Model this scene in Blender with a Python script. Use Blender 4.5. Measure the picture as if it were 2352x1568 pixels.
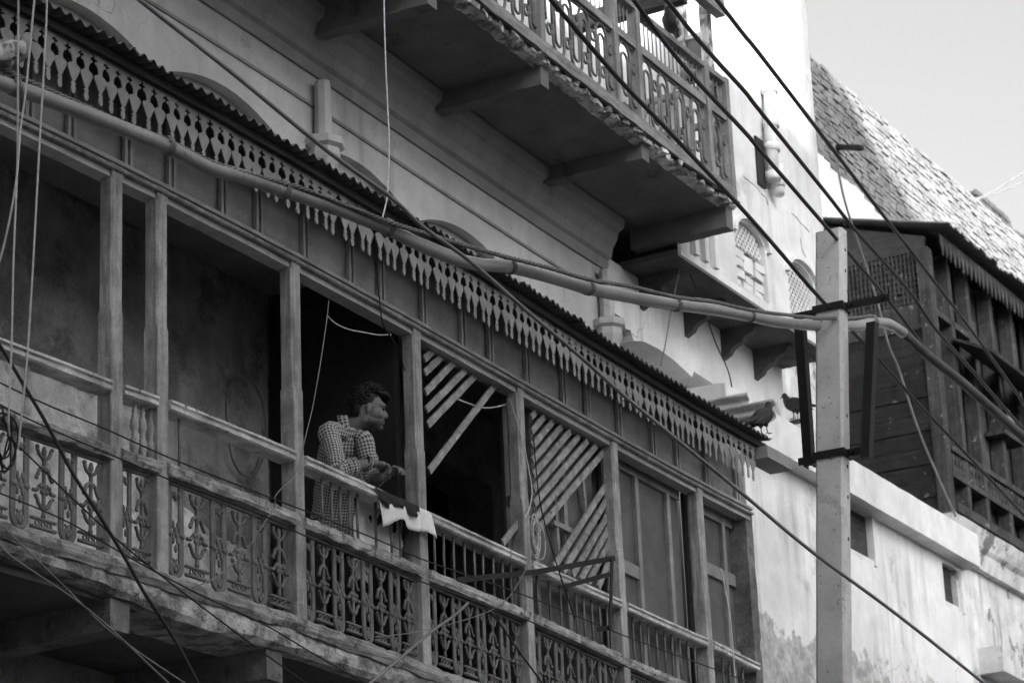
import bpy, bmesh, math, random
from mathutils import Vector, Matrix, noise
for o in list(bpy.data.objects): bpy.data.objects.remove(o, do_unlink=True)
SC = bpy.context.scene
COL = SC.collection
R = math.radians
random.seed(7)
# ------------------------------------------------------------------ camera
EYE = 1.6                                   # eye height above the street
FPX, PITCH, ROLL, YAW = 9344.23, 0.339156, -0.042727, 0.495092
KPX = 3303/2352
def ray(px, py):                            # pixel (2352 wide picture) -> direction
    u = (px-1176)*KPX; v = -(py-784)*KPX
    c, s = math.cos(ROLL), math.sin(ROLL)
    u, v = c*u-s*v, s*u+c*v
    fw = FPX*math.cos(PITCH)-v*math.sin(PITCH); up = FPX*math.sin(PITCH)+v*math.cos(PITCH)
    return Vector((fw*math.cos(YAW)+u*math.sin(YAW), fw*math.sin(YAW)-u*math.cos(YAW), up))/FPX
cam = bpy.data.cameras.new('camera'); camo = bpy.data.objects.new('camera', cam); COL.objects.link(camo)
cam.sensor_width = 36; cam.lens = FPX/3303*36; cam.clip_start = .5; cam.clip_end = 500
_f = ray(1176, 784).normalized()
_r = (ray(1276, 784)-ray(1176, 784)).normalized(); _u = _r.cross(_f).normalized()
camo.matrix_world = Matrix(((_r.x, _u.x, -_f.x, 0), (_r.y, _u.y, -_f.y, 0), (_r.z, _u.z, -_f.z, EYE), (0, 0, 0, 1)))
cam.dof.use_dof = True; cam.dof.focus_distance = 16.4; cam.dof.aperture_fstop = 5.0
SC.camera = camo
# ------------------------------------------------------------------ light
SUN_EL, SUN_AZ = 16, 40                     # azimuth: degrees from the street normal towards -x
to_sun = Vector((-math.sin(R(SUN_AZ))*math.cos(R(SUN_EL)), -math.cos(R(SUN_AZ))*math.cos(R(SUN_EL)), math.sin(R(SUN_EL))))
W = bpy.data.worlds.new('World'); SC.world = W; W.use_nodes = True
nt = W.node_tree; bg = nt.nodes['Background']
sky = nt.nodes.new('ShaderNodeTexSky'); sky.sky_type = 'NISHITA'; sky.sun_disc = False
sky.sun_elevation = R(SUN_EL); sky.sun_rotation = math.atan2(to_sun.x, to_sun.y)
sky.air_density = 1.0; sky.dust_density = 7.0; sky.ozone_density = 1.0
bw = nt.nodes.new('ShaderNodeRGBToBW')
nt.links.new(sky.outputs[0], bw.inputs[0]); nt.links.new(bw.outputs[0], bg.inputs[0])
bg.inputs[1].default_value = 0.10
sl = bpy.data.lights.new('sun', 'SUN'); sl.energy = 2.6; sl.angle = R(.53); sl.color = (1, 1, 1)
so = bpy.data.objects.new('sun', sl); COL.objects.link(so); so.location = (-20, -20, 30)
so.rotation_euler = (-to_sun).to_track_quat('-Z', 'Y').to_euler()
SC.view_settings.view_transform = 'Standard'; SC.view_settings.look = 'None'
SC.view_settings.exposure = 2.2; SC.view_settings.gamma = 1
# ------------------------------------------------------------------ the street front is slightly bowed: (s along, o outwards, z up)
CB, CC, CKK = 0.010814, -0.001466, 8.3/7.3
def _dY(x):
    t = min(max(x, 9.6), 19.0)/CKK-11.5
    return 2*CB*t+3*CC*t*t
def _Y(x):
    xc = min(max(x, 9.6), 19.0); t = xc/CKK-11.5
    return CKK*(7.3+CB*t*t+CC*t**3)+(x-xc)*_dY(x)
def mp(s, o, z):
    d = _dY(s); n = math.sqrt(1+d*d)
    return Vector((s+d/n*o, _Y(s)-o/n, z))
def ang(s): return math.atan(_dY(s))        # direction of the front at s
def hit(px, py, o=0.0):                     # pixel -> (s, z) on the surface at offset o
    d = ray(px, py); s = 8.3*d.x/d.y
    def g(q):
        p = mp(q, o, 0); return p.x*d.y-p.y*d.x
    for _ in range(40):
        a = g(s); b = g(s+1e-4); s -= a/((b-a)/1e-4)
    p = mp(s, o, 0)
    return s, d.z*p.x/d.x+EYE
def P3(px, py, o=0.0):
    s, z = hit(px, py, o); return mp(s, o, z)
def lerp(a, b, t): return a+(b-a)*t
def interp(x, pts):
    if x <= pts[0][0]: return pts[0][1]
    for (a, b), (c, d) in zip(pts, pts[1:]):
        if x <= c: return b+(d-b)*(x-a)/(c-a)
    return pts[-1][1]
def nz(x, y=0.0, z=0.0): return noise.noise(Vector((x, y, z)))
# ------------------------------------------------------------------ materials
MATS = {}
def M(name, c, var=.2, sc=5., bump=.25, rough=.85, metal=0., streak=0., grain=None, peel=None, crack=0., bdist=.01, uvcheck=None, damp=None, spot=None, fine=60., spec=.3, pits=0.):
    m = bpy.data.materials.new(name); m.use_nodes = True; t = m.node_tree; N = t.nodes; L = t.links.new
    b = N['Principled BSDF']; b.inputs['Roughness'].default_value = rough; b.inputs['Metallic'].default_value = metal
    b.inputs['Specular IOR Level'].default_value = spec
    geo = N.new('ShaderNodeNewGeometry'); pos = geo.outputs['Position']
    def ns(scale, vec=pos, detail=6, r=.6):
        n = N.new('ShaderNodeTexNoise'); n.inputs['Scale'].default_value = scale; n.inputs['Detail'].default_value = detail
        n.inputs['Roughness'].default_value = r; L(vec, n.inputs['Vector']); return n.outputs['Fac']
    def mapv(sx, sy, sz):
        n = N.new('ShaderNodeMapping'); n.inputs['Scale'].default_value = (sx, sy, sz); L(pos, n.inputs['Vector']); return n.outputs['Vector']
    def mr(v, a, bb, c0, d):
        n = N.new('ShaderNodeMapRange'); L(v, n.inputs[0])
        for i, q in enumerate((a, bb, c0, d)): n.inputs[i+1].default_value = q
        return n.outputs[0]
    def op(k, x, y):
        n = N.new('ShaderNodeMath'); n.operation = k
        for i, q in enumerate((x, y)):
            if hasattr(q, 'links'): L(q, n.inputs[i])
            else: n.inputs[i].default_value = q
        return n.outputs[0]
    def mix(f, x, y): # f*(y)+(1-f)*x
        return op('ADD', op('MULTIPLY', op('SUBTRACT', 1., f), x), op('MULTIPLY', f, y))
    n1 = ns(sc); n2 = ns(sc*.22, detail=3); n3 = ns(fine, detail=3)
    v = op('MULTIPLY', mr(n1, .3, .7, 1-var, 1+var), mr(n2, .3, .7, 1-var*.8, 1+var*.8))
    v = op('MULTIPLY', v, mr(n3, .3, .7, 1-var*.45, 1+var*.45))
    hgt = op('ADD', op('MULTIPLY', n1, .6), op('MULTIPLY', n3, .25))
    if grain:
        gn = ns(1., mapv(*grain), detail=5, r=.7)
        v = op('MULTIPLY', v, mr(gn, .35, .68, .55, 1.2)); hgt = op('ADD', hgt, op('MULTIPLY', gn, 1.1))
    v = op('MULTIPLY', v, c)
    if streak:
        sn = ns(1., mapv(7, 7, .55), detail=6, r=.65); sm = ns(.9, detail=4)
        f = op('MULTIPLY', mr(sn, .5, .72, 0, 1), mr(sm, .4, .62, 0, streak))
        v = mix(f, v, c*.32)
    if peel:
        pn = ns(peel[2], detail=8, r=.65); sf = peel[3] if len(peel) > 3 else .02; f = mr(pn, peel[1]-sf, peel[1]+sf, 0, 1)
        v = mix(f, v, op('MULTIPLY', peel[0], mr(n3, .3, .7, .7, 1.25))); hgt = op('SUBTRACT', hgt, op('MULTIPLY', f, .5))
    if crack:
        vo = N.new('ShaderNodeTexVoronoi'); vo.feature = 'DISTANCE_TO_EDGE'; vo.inputs['Scale'].default_value = crack
        w = N.new('ShaderNodeVectorMath'); w.operation = 'ADD'
        nn = N.new('ShaderNodeTexNoise'); nn.inputs['Scale'].default_value = crack*2.2; nn.inputs['Detail'].default_value = 5; L(pos, nn.inputs['Vector'])
        sc_ = N.new('ShaderNodeVectorMath'); sc_.operation = 'SCALE'; sc_.inputs[3].default_value = .9/crack; L(nn.outputs['Color'], sc_.inputs[0])
        L(pos, w.inputs[0]); L(sc_.outputs[0], w.inputs[1]); L(w.outputs[0], vo.inputs['Vector'])
        f = op('MULTIPLY', mr(vo.outputs['Distance'], .0, .006*crack, 1, 0), mr(ns(.7, detail=2), .58, .63, 0, .8))
        v = mix(f, v, c*.2); hgt = op('SUBTRACT', hgt, op('MULTIPLY', f, .7))
    if damp:                                # rising damp: ragged tide line
        sz_ = N.new('ShaderNodeSeparateXYZ'); L(pos, sz_.inputs[0])
        hh = op('ADD', sz_.outputs[2], op('MULTIPLY', op('SUBTRACT', ns(1.6, detail=7, r=.65), .5), damp[2]))
        f = op('MULTIPLY', mr(hh, damp[0], damp[0]+.06, 1, 0), mr(ns(9., detail=5, r=.7), .35, .62, .35, .95))
        v = mix(f, v, c*damp[1])
    if spot:                                # soft patch of another tone round a point
        dn = N.new('ShaderNodeVectorMath'); dn.operation = 'DISTANCE'; L(pos, dn.inputs[0]); dn.inputs[1].default_value = spot[0]
        v = mix(mr(dn.outputs['Value'], spot[1]*.55, spot[1], spot[3], 0), v, spot[2])
    if pits:
        pn = ns(26., detail=2); f = mr(pn, .66, .70, 0, pits); v = mix(f, v, c*.35); hgt = op('SUBTRACT', hgt, f)
    if uvcheck:
        uvn = N.new('ShaderNodeUVMap'); sp = N.new('ShaderNodeSeparateXYZ'); L(uvn.outputs[0], sp.inputs[0])
        k = uvcheck[1]
        a = mr(op('PINGPONG', op('MULTIPLY', sp.outputs[0], k), .5), .22, .28, 0, 1); bb = mr(op('PINGPONG', op('MULTIPLY', sp.outputs[1], k), .5), .22, .28, 0, 1)
        f = op('MULTIPLY', op('ADD', a, bb), .5)
        v = mix(f, v, uvcheck[0])
    cmb = N.new('ShaderNodeCombineColor')
    for i in range(3): L(v, cmb.inputs[i])
    L(cmb.outputs[0], b.inputs['Base Color'])
    if bump:
        bp = N.new('ShaderNodeBump'); bp.inputs['Strength'].default_value = bump; bp.inputs['Distance'].default_value = bdist
        L(hgt, bp.inputs['Height']); L(bp.outputs[0], b.inputs['Normal'])
    MATS[name] = m; return m
# ------------------------------------------------------------------ mesh builder
WP = {}                                     # world position of every object that may parent others
class MB:
    def __init__(s): s.v = []; s.f = []; s.uv = {}; s.xf = None; s.bend = False
    def add(s, vs, fs, uvs=None):
        n = len(s.v)
        for p in vs:
            p = Vector(p)
            if s.xf is not None: p = s.xf @ p
            if s.bend: p = mp(*p)
            s.v.append(p)
        for i, q in enumerate(fs):
            if uvs: s.uv[len(s.f)] = uvs[i]
            s.f.append([n+k for k in q])
        return s
    def box(s, x0, x1, y0, y1, z0, z1, n=1):
        vs = []; fs = []
        for i in range(n+1):
            x = lerp(x0, x1, i/n); vs += [(x, y0, z0), (x, y1, z0), (x, y1, z1), (x, y0, z1)]
        for i in range(n):
            a = 4*i
            for k in range(4): fs.append([a+k, a+(k+1) % 4, a+4+(k+1) % 4, a+4+k])
        fs += [[3, 2, 1, 0], [4*n, 4*n+1, 4*n+2, 4*n+3]]
        return s.add(vs, fs)
    def sweep(s, prof, x0, x1, n=8, jit=0., fr=6., zf=None, seed=0., cap=True):   # profile (o, z) along s
        m = len(prof); vs = []; fs = []
        for i in range(n+1):
            x = lerp(x0, x1, i/n); dz = zf(x) if zf else 0
            for k, (a, b) in enumerate(prof):
                j = jit*nz(x*fr, k*1.7+seed, seed) if jit else 0
                j2 = jit*nz(x*fr*1.7, k*2.3-seed, 5+seed) if jit else 0
                vs.append((x, a+j, b+dz+j2))
        for i in range(n):
            for k in range(m):
                fs.append([i*m+k, i*m+(k+1) % m, (i+1)*m+(k+1) % m, (i+1)*m+k])
        if cap: fs += [list(range(m))[::-1], list(range(n*m, n*m+m))]
        return s.add(vs, fs)
    def prism(s, poly, d0, d1, plane='xz'):                                # extrude a 2-D outline
        m = len(poly)
        def pt(p, d): return (p[0], d, p[1]) if plane == 'xz' else ((d, p[0], p[1]) if plane == 'yz' else (p[0], p[1], d))
        vs = [pt(p, d0) for p in poly]+[pt(p, d1) for p in poly]
        fs = [list(range(m))[::-1], list(range(m, 2*m))]+[[k, (k+1) % m, m+(k+1) % m, m+k] for k in range(m)]
        return s.add(vs, fs)
    def tube(s, pts, r, n=6, cap=True, flat=1.):
        pts = [Vector(p) for p in pts]; m = len(pts); vs = []; fs = []
        rr = r if isinstance(r, (list, tuple)) else [r]*m
        up = None
        for i, p in enumerate(pts):
            d = (pts[min(i+1, m-1)]-pts[max(i-1, 0)]).normalized()
            if up is None:
                up = Vector((0, 0, 1)) if abs(d.z) < .9 else Vector((1, 0, 0))
            a = up.cross(d)
            if a.length < 1e-6: a = Vector((1, 0, 0)).cross(d)
            a.normalize(); b = d.cross(a).normalized(); up = b
            for k in range(n):
                t = 2*math.pi*k/n; vs.append(p+(a*math.cos(t)+b*math.sin(t)*flat)*rr[i])
        for i in range(m-1):
            for k in range(n): fs.append([i*n+k, i*n+(k+1) % n, (i+1)*n+(k+1) % n, (i+1)*n+k])
        if cap: fs += [list(range(n))[::-1], list(range((m-1)*n, m*n))]
        return s.add(vs, fs)
    def lathe(s, prof, n=10, at=(0, 0, 0)):                                 # (r, z) profile about z
        m = len(prof); vs = []; fs = []
        for r, z in prof:
            for k in range(n):
                t = 2*math.pi*k/n; vs.append((at[0]+r*math.cos(t), at[1]+r*math.sin(t), at[2]+z))
        for i in range(m-1):
            for k in range(n): fs.append([i*n+k, i*n+(k+1) % n, (i+1)*n+(k+1) % n, (i+1)*n+k])
        fs += [list(range(n))[::-1], list(range((m-1)*n, m*n))]
        return s.add(vs, fs)
    def ball(s, c, rx, ry=None, rz=None, n=8, m=5, rot=None):
        ry = rx if ry is None else ry; rz = rx if rz is None else rz; vs = []; fs = []
        c = Vector(c)
        def q(v): return c+(rot @ Vector(v) if rot else Vector(v))
        vs.append(q((0, 0, -rz)))
        for i in range(1, m):
            ph = math.pi*i/m-math.pi/2
            for k in range(n):
                t = 2*math.pi*k/n; vs.append(q((rx*math.cos(ph)*math.cos(t), ry*math.cos(ph)*math.sin(t), rz*math.sin(ph))))
        vs.append(q((0, 0, rz)))
        for k in range(n): fs.append([0, 1+(k+1) % n, 1+k])
        for i in range(m-2):
            for k in range(n): fs.append([1+i*n+k, 1+i*n+(k+1) % n, 1+(i+1)*n+(k+1) % n, 1+(i+1)*n+k])
        e = len(vs)-1
        for k in range(n): fs.append([e, 1+(m-2)*n+k, 1+(m-2)*n+(k+1) % n])
        return s.add(vs, fs)
    def grid(s, fn, nu, nv, closeu=False, uvf=None):
        vs = [fn(i/nu, j/nv) for j in range(nv+1) for i in range(nu+(0 if closeu else 1))]
        w = nu if closeu else nu+1; fs = []; uvs = []
        for j in range(nv):
            for i in range(nu):
                fs.append([j*w+i, j*w+(i+1) % w, (j+1)*w+(i+1) % w, (j+1)*w+i])
                if uvf: uvs.append([uvf(a, b) for a, b in ((i/nu, j/nv), ((i+1)/nu, j/nv), ((i+1)/nu, (j+1)/nv), (i/nu, (j+1)/nv))])
        return s.add(vs, fs, uvs if uvf else None)
    def mesh(s, name, mat, smooth=False, center=True):
        lo = Vector([min(p[i] for p in s.v) for i in range(3)]); hi = Vector([max(p[i] for p in s.v) for i in range(3)])
        c = (lo+hi)/2 if center else Vector()
        me = bpy.data.meshes.new(name); me.from_pydata([p-c for p in s.v], [], s.f)
        if s.uv:
            ul = me.uv_layers.new(name='UVMap')
            for pi_, p in enumerate(me.polygons):
                q = s.uv.get(pi_)
                if q:
                    for k, li in enumerate(p.loop_indices): ul.data[li].uv = q[k]
        if mat is not None: me.materials.append(MATS[mat] if isinstance(mat, str) else mat)
        bm = bmesh.new(); bm.from_mesh(me); bmesh.ops.recalc_face_normals(bm, faces=bm.faces); bm.to_mesh(me); bm.free()
        if smooth:
            for p in me.polygons: p.use_smooth = True
        return me, c
    def build(s, name, mat, parent=None, smooth=False, label=None, cat=None, group=None, kind=None):
        me, c = s.mesh(name, mat, smooth)
        return place(name, me, c, parent, label, cat, group, kind)
def props(o, label=None, cat=None, group=None, kind=None):
    if label: o['label'] = label
    if cat: o['category'] = cat
    if group: o['group'] = group
    if kind: o['kind'] = kind
    return o
def place(name, me, c, parent=None, label=None, cat=None, group=None, kind=None, rot=None, scale=None):
    o = bpy.data.objects.new(name, me); COL.objects.link(o)
    WP[o.name] = Vector(c)
    if parent is not None: o.parent = parent; o.location = Vector(c)-WP[parent.name]
    else: o.location = c
    if rot is not None: o.rotation_euler = rot
    if scale is not None: o.scale = scale
    return props(o, label, cat, group, kind)
def thing(name, loc, label, cat, group=None, kind=None):
    o = bpy.data.objects.new(name, None); COL.objects.link(o); o.location = loc; WP[o.name] = Vector(loc)
    o.empty_display_size = .2
    return props(o, label, cat, group, kind)
def FB():                                   # builder working in (s, o, z)
    m = MB(); m.bend = True; return m
def smooth_angle(o, deg=40):
    me = o.data
    for p in me.polygons: p.use_smooth = True
    try: me.set_sharp_from_angle(angle=R(deg))
    except Exception: pass
    return o
# ------------------------------------------------------------------ material set (a black-and-white picture: greys only)
M('asphalt', .05, .3, 3, .3)
M('opp_wall', .6, .15, 2, .2)
M('paint', .40, .3, 7, .6, rough=.6, grain=(3., 3., 26.) and (26., 26., 2.6), peel=(.42, .66, 14.), streak=.3, bdist=.006)
M('rail', .50, .35, 9, 1., rough=.8, grain=(2.2, 5., 45.), peel=(.2, .60, 16., .04), bdist=.012)
M('handrail', .72, .3, 9, .8, rough=.7, grain=(2.2, 5., 45.), peel=(.26, .63, 14.), bdist=.008)
M('beamwood', .46, .3, 6, 1., rough=.9, grain=(1.6, 4., 38.), peel=(.2, .585, 7., .06), bdist=.02)
M('plaster_edge', .54, .35, 9, 1., rough=.95, peel=(.2, .57, 8., .07), bdist=.03)
M('iron', .15, .25, 12, .4, rough=.55, peel=(.10, .64, 26.), spec=.5, bdist=.004)
M('valance', .26, .16, 7, .3, rough=.7, streak=.45, bdist=.004)
M('frieze', .42, .22, 5, .25, rough=.55, streak=.35, pits=.25, bdist=.004)
M('frieze_strip', .44, .2, 9, .3, rough=.55, bdist=.004)
M('tin', .11, .25, 6, .25, rough=.6, metal=.1, streak=.6, bdist=.006)
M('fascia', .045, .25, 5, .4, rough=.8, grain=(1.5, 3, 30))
M('slat', .36, .22, 8, .6, rough=.8, grain=(18., 18., 18.), peel=(.16, .64, 12.), bdist=.006)
M('inner_wall', .38, .3, 4, .8, rough=.95, peel=(.22, .565, 3.2, .06), streak=.7, bdist=.03)
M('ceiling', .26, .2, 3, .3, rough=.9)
M('shutter', .12, .25, 5, .35, rough=.6, streak=.4, peel=(.05, .68, 10), bdist=.005)
M('shutter_strip', .27, .25, 8, .4, rough=.6, peel=(.08, .66, 12))
M('dark_wood', .06, .35, 6, .8, rough=.85, grain=(3, 3, 30), bdist=.012)
M('inner_wall_lit', .80, .3, 5, .8, rough=.95, peel=(.34, .60, 4.5, .06), streak=.8, bdist=.02)  # paler inner wall: sky light on its lower part put into the colour
M('damp_wall', .74, .14, 2.5, .35, rough=.9, damp=(7.12, .36, 1.7), streak=.75, peel=(.50, .66, 1.6, .05), crack=1.0, bdist=.012)
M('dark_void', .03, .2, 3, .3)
M('house_wall', .46, .14, 3.5, .35, rough=.9, streak=.45, peel=(.38, .66, 3., .05), crack=1.6, bdist=.012)
M('cornice', .27, .14, 4, .3, rough=.9, streak=.4)
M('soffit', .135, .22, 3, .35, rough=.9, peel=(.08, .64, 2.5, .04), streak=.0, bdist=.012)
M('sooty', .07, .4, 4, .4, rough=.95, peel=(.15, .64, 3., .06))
M('white_wall', .70, .14, 2.5, .35, rough=.9, streak=.7, peel=(.55, .64, 2.0, .04), crack=1.0, bdist=.012)
M('white_trim', .70, .12, 5, .35, rough=.9, streak=.5)
M('stain_wall', .55, .25, 3.5, .5, rough=.95, streak=1., peel=(.2, .60, 2.4), crack=1.4, bdist=.015)
M('concrete', .58, .16, 4, .5, rough=.9, pits=.6, streak=.5, peel=(.4, .66, 3., .05), bdist=.006)
M('steel_dark', .016, .3, 9, .3, rough=.6, metal=.2)
M('conduit', .30, .16, 6, .15, rough=.3, streak=.0, peel=(.18, .66, 9), spec=.4, bdist=.003)
M('wire_rope', .16, .2, 40, .3, rough=.5, metal=.4)
M('shaded_conduit', .085, .3, 8, .3, rough=.6, peel=(.12, .70, 14.), spec=.25)
M('black_cable', .022, .2, 10, .1, rough=.55)
M('grey_cable', .22, .2, 10, .1, rough=.5)
M('white_rope', .62, .12, 30, .1, rough=.8)
M('brick', .20, .3, 9, .7, rough=.95, peel=(.18, .62, 7.), bdist=.02)
M('mortar', .10, .3, 14, .7, rough=.95, bdist=.02)
M('gritty', .62, .35, 14, 1., rough=.95, peel=(.22, .55, 9., .05), bdist=.03)
# ------------------------------------------------------------------ ground
ground = MB(); ground.box(-200, 300, -200, 300, -.3, 0); ground.build('ground', 'asphalt', kind='structure')
# ------------------------------------------------------------------ measured lines of the balcony (2352-wide picture pixels)
def _ln(pts, o=0): return sorted(hit(x/KPX, y/KPX, o) for x, y in pts)
ZL = _ln([(0,372),(403,561),(561,638),(834,785),(1126,945),(1365,1073),(1699,1258),(1994,1430),(2184,1536),(2416,1655)], .02)
ZH = _ln([(105,1128),(380,1234),(559,1292),(969,1460),(1214,1580),(1394,1655),(1696,1796),(2012,1937),(2304,2067),(2451,2140)], .05)
ZM = _ln([(162,1367),(380,1444),(562,1497),(976,1662),(1373,1831),(1696,1965),(2026,2119)], .05)
ZE = _ln([(151,4),(442,154),(589,240),(842,391),(1045,512),(1305,673),(1536,814),(1994,1100),(2311,1302),(2472,1402)], .42)
def _sm(pts, deg=2):                        # smooth an old, slightly sagging line
    n = len(pts); xs = [p[0] for p in pts]; xm = sum(xs)/n
    A = [[sum((x-xm)**(i+j) for x in xs) for j in range(deg+1)] for i in range(deg+1)]
    B = [sum(p[1]*(p[0]-xm)**i for p in pts) for i in range(deg+1)]
    for i in range(deg+1):
        for j in range(i+1, deg+1):
            q = A[j][i]/A[i][i]; A[j] = [a-q*b for a, b in zip(A[j], A[i])]; B[j] -= q*B[i]
    C = [0]*(deg+1)
    for i in range(deg, -1, -1): C[i] = (B[i]-sum(A[i][j]*C[j] for j in range(i+1, deg+1)))/A[i][i]
    return lambda s: sum(c*(s-xm)**i for i, c in enumerate(C))
zL, zE = _sm(ZL), _sm(ZE)
def zH(s): return interp(s, ZH)
def zM(s): return interp(s, ZM)
FLOOR = 5.42
S_POST = [hit(x, y, .05)[0] for x, y in ((272,640),(376,700),(687,900),(968,1000),(1209,1150),(1424,1200),(1621,1300))]
S_L, S_R = 9.2, hit(1728, 1185, .05)[0]
WALL = -1.0
wb = thing('wooden_balcony', mp(14, -.3, FLOOR-.2), 'long old covered wooden balcony with fretwork edge, square posts and iron railing', 'balcony')
def post_mesh(s, w=.046, d=.046, z0=FLOOR-.03, name='post', o=0.0, ch=.014, par=None, stop=.40):
    b = FB(); z1 = zL(s)-.0; h = z1-z0; pr = []
    def sec(z, c, k=1.):
        return [(s-w*k+c, o-d*k), (s+w*k-c, o-d*k), (s+w*k, o-d*k+c), (s+w*k, o+d*k-c), (s+w*k-c, o+d*k), (s-w*k+c, o+d*k), (s-w*k, o+d*k-c), (s-w*k, o-d*k+c)], z
    zs = zM(s)+.35+.37
    rings = [sec(z0, .004, 1.04)]
    for t in (.12, .25, .4, .55, .7, .85): rings.append(sec(lerp(z0, zs, t), .004+.004*abs(nz(s*9, t*7)), 1.03-.03*t+.03*nz(s*5, t*9)))
    rings += [sec(zs, .004), sec(zs+.012, ch), sec(lerp(zs, z1, .5), ch), sec(z1-.06, ch), sec(z1-.045, .004), sec(z1+.02, .004)]
    vs = []; fs = []
    for q, z in rings: vs += [(x, y, z) for x, y in q]
    for i in range(len(rings)-1):
        for k in range(8): fs.append([i*8+k, i*8+(k+1) % 8, (i+1)*8+(k+1) % 8, (i+1)*8+k])
    fs += [list(range(8))[::-1], list(range(len(vs)-8, len(vs)))]
    b.add(vs, fs); return b.build(name, 'paint', par or wb)
for s in S_POST: post_mesh(s)
post_mesh(10.02)
# lintel, frieze of sheet panels with double cover strips, moulding
b = FB(); b.sweep([(-.06,-.055),(.030,-.055),(.030,-.021),(-.06,-.021)], S_L, S_R, 60, .004, 3, zL); b.build('lintel', 'frieze_strip', wb)
b = FB(); b.sweep([(-.06,-.020),(.060,-.020),(.066,-.010),(.060,0),(-.06,0)], S_L, S_R, 60, .002, 3, zL); b.build('lintel_ledge', 'paint', wb)
b = FB(); b.sweep([(.035,.015),(.058,.018),(.062,.03),(.055,.042),(.035,.045)], S_L, S_R, 60, .0015, 5, zL); b.build('bead_moulding', 'frieze_strip', wb)
BAT = [65,162,292,392,512,593,700,805,875,972,1062,1125,1210,1293,1348,1420,1498,1553,1620,1690]
SB = [hit(x, 290+.519*x-70, .03)[0] for x in BAT]
edges = [S_L]+SB+[S_R]
for i, (a, c) in enumerate(zip(edges, edges[1:])):
    b = FB(); n = 5; vs = []; fs = []
    for k in range(n+1):
        for j in range(5):
            s = lerp(a+.012, c-.012, k/n); t = j/4
            vs.append((s, .012+.010*math.sin(math.pi*k/n)*math.sin(math.pi*t)*(1+nz(i*3.3, k))+.004*nz(s*4, t*3), zL(s)+.01+.62*t))
    for k in range(n):
        for j in range(4): fs.append([k*5+j, (k+1)*5+j, (k+1)*5+j+1, k*5+j+1])
    b.add(vs, fs); ob = b.build('sheet_panel', 'frieze', wb, smooth=True)
    md = ob.modifiers.new('s', 'SOLIDIFY'); md.thickness = .004
for s in SB:
    for d in (-.022, .022):
        b = FB(); b.sweep([(.02,.044),(.044,.044),(.044,.62),(.02,.62)], s+d-.011, s+d+.011, 1, 0, 1, zL); b.build('cover_strip', 'frieze_strip', wb)
# fretwork valance: each board its own piece
hw = .0585
half = [(hw-.0007,0),(hw-.0007,-.072),(hw-.0075,-.070),(hw-.0075,-.083),(hw-.027,-.083),(hw-.027,-.096),(hw-.0075,-.096),(hw-.0075,-.110),(hw-.018,-.112),(hw-.029,-.119),(hw-.037,-.131),(hw-.041,-.146),(hw-.040,-.160),
        (hw-.026,-.163),(hw-.010,-.170),(hw-.0012,-.178),(hw-.0014,-.188),(hw-.006,-.197),(hw-.013,-.208),(hw-.022,-.221),(hw-.031,-.236),(hw-.041,-.249),(.0105,-.257),(.0105,-.263),(.021,-.267),(.021,-.274),(.0115,-.279),(.019,-.290),(.021,-.302),(.017,-.315),(.009,-.324),(0,-.327)]
half = [(x*.8, z) for x, z in half]
out = half+[(-x, z) for x, z in half[-2::-1]]
b = MB(); b.prism(out, -.003, .003); vme, _c = b.mesh('valance_board', 'valance', center=False)
VO = .30
s = S_L+.3; i = 0
S_VEND = hit(1738, 1060, VO)[0]
while s < S_VEND:
    sag = .004*nz(i*.7)+.003*random.uniform(-1, 1)
    o = place('valance_board', vme, mp(s, VO+.004*random.uniform(-1, 1), zE(s)-.012+sag), wb, rot=(R(random.uniform(-1.5, 1.5)), R(random.uniform(-1.6, 1.6)), ang(s)))
    s += .094; i += 1
# eaves: fascia, corrugated sheets, rafters
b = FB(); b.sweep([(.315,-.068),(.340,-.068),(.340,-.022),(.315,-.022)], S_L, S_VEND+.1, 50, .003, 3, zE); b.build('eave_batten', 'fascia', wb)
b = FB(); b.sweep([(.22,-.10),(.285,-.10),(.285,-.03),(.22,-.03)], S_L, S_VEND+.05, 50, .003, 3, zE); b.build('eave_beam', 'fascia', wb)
def corr_sheet(a, c, o0, o1, zf0, zf1, per=.079, amp=.0145, nper=6, dz=0, ph=0., rag=0., th=.003):
    m = FB(); n = max(2, int(round((c-a)/per*nper))); q = 4; vs = []; fs = []
    for i in range(n+1):
        x = lerp(a, c, i/n); w = amp*math.sin(2*math.pi*(x/per)+ph)
        for j in range(q+1):
            t = j/q; oo = lerp(o0, o1, t)+(rag*nz(x*5, 3.3) if j == 0 else 0)
            vs.append((x, oo, lerp(zf0(x), zf1(x), t)+w+dz))
    for i in range(n):
        for j in range(q): fs.append([i*(q+1)+j, (i+1)*(q+1)+j, (i+1)*(q+1)+j+1, i*(q+1)+j+1])
    m.add(vs, fs); return m
s = S_L; k = 0
while s < S_VEND-.2:
    e = min(s+.80, S_VEND+.02)
    o = corr_sheet(s, e+.05, .42+.012*random.uniform(-1, 1), WALL+.02, lambda x: zE(x)-.02, lambda x: zE(x)+.16, dz=.004*(k % 2)+.004*random.random(), rag=.02).build('roof_sheet', 'tin', wb, smooth=True)
    md = o.modifiers.new('s', 'SOLIDIFY'); md.thickness = .003
    s = e; k += 1
    if s >= S_VEND: break
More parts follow.
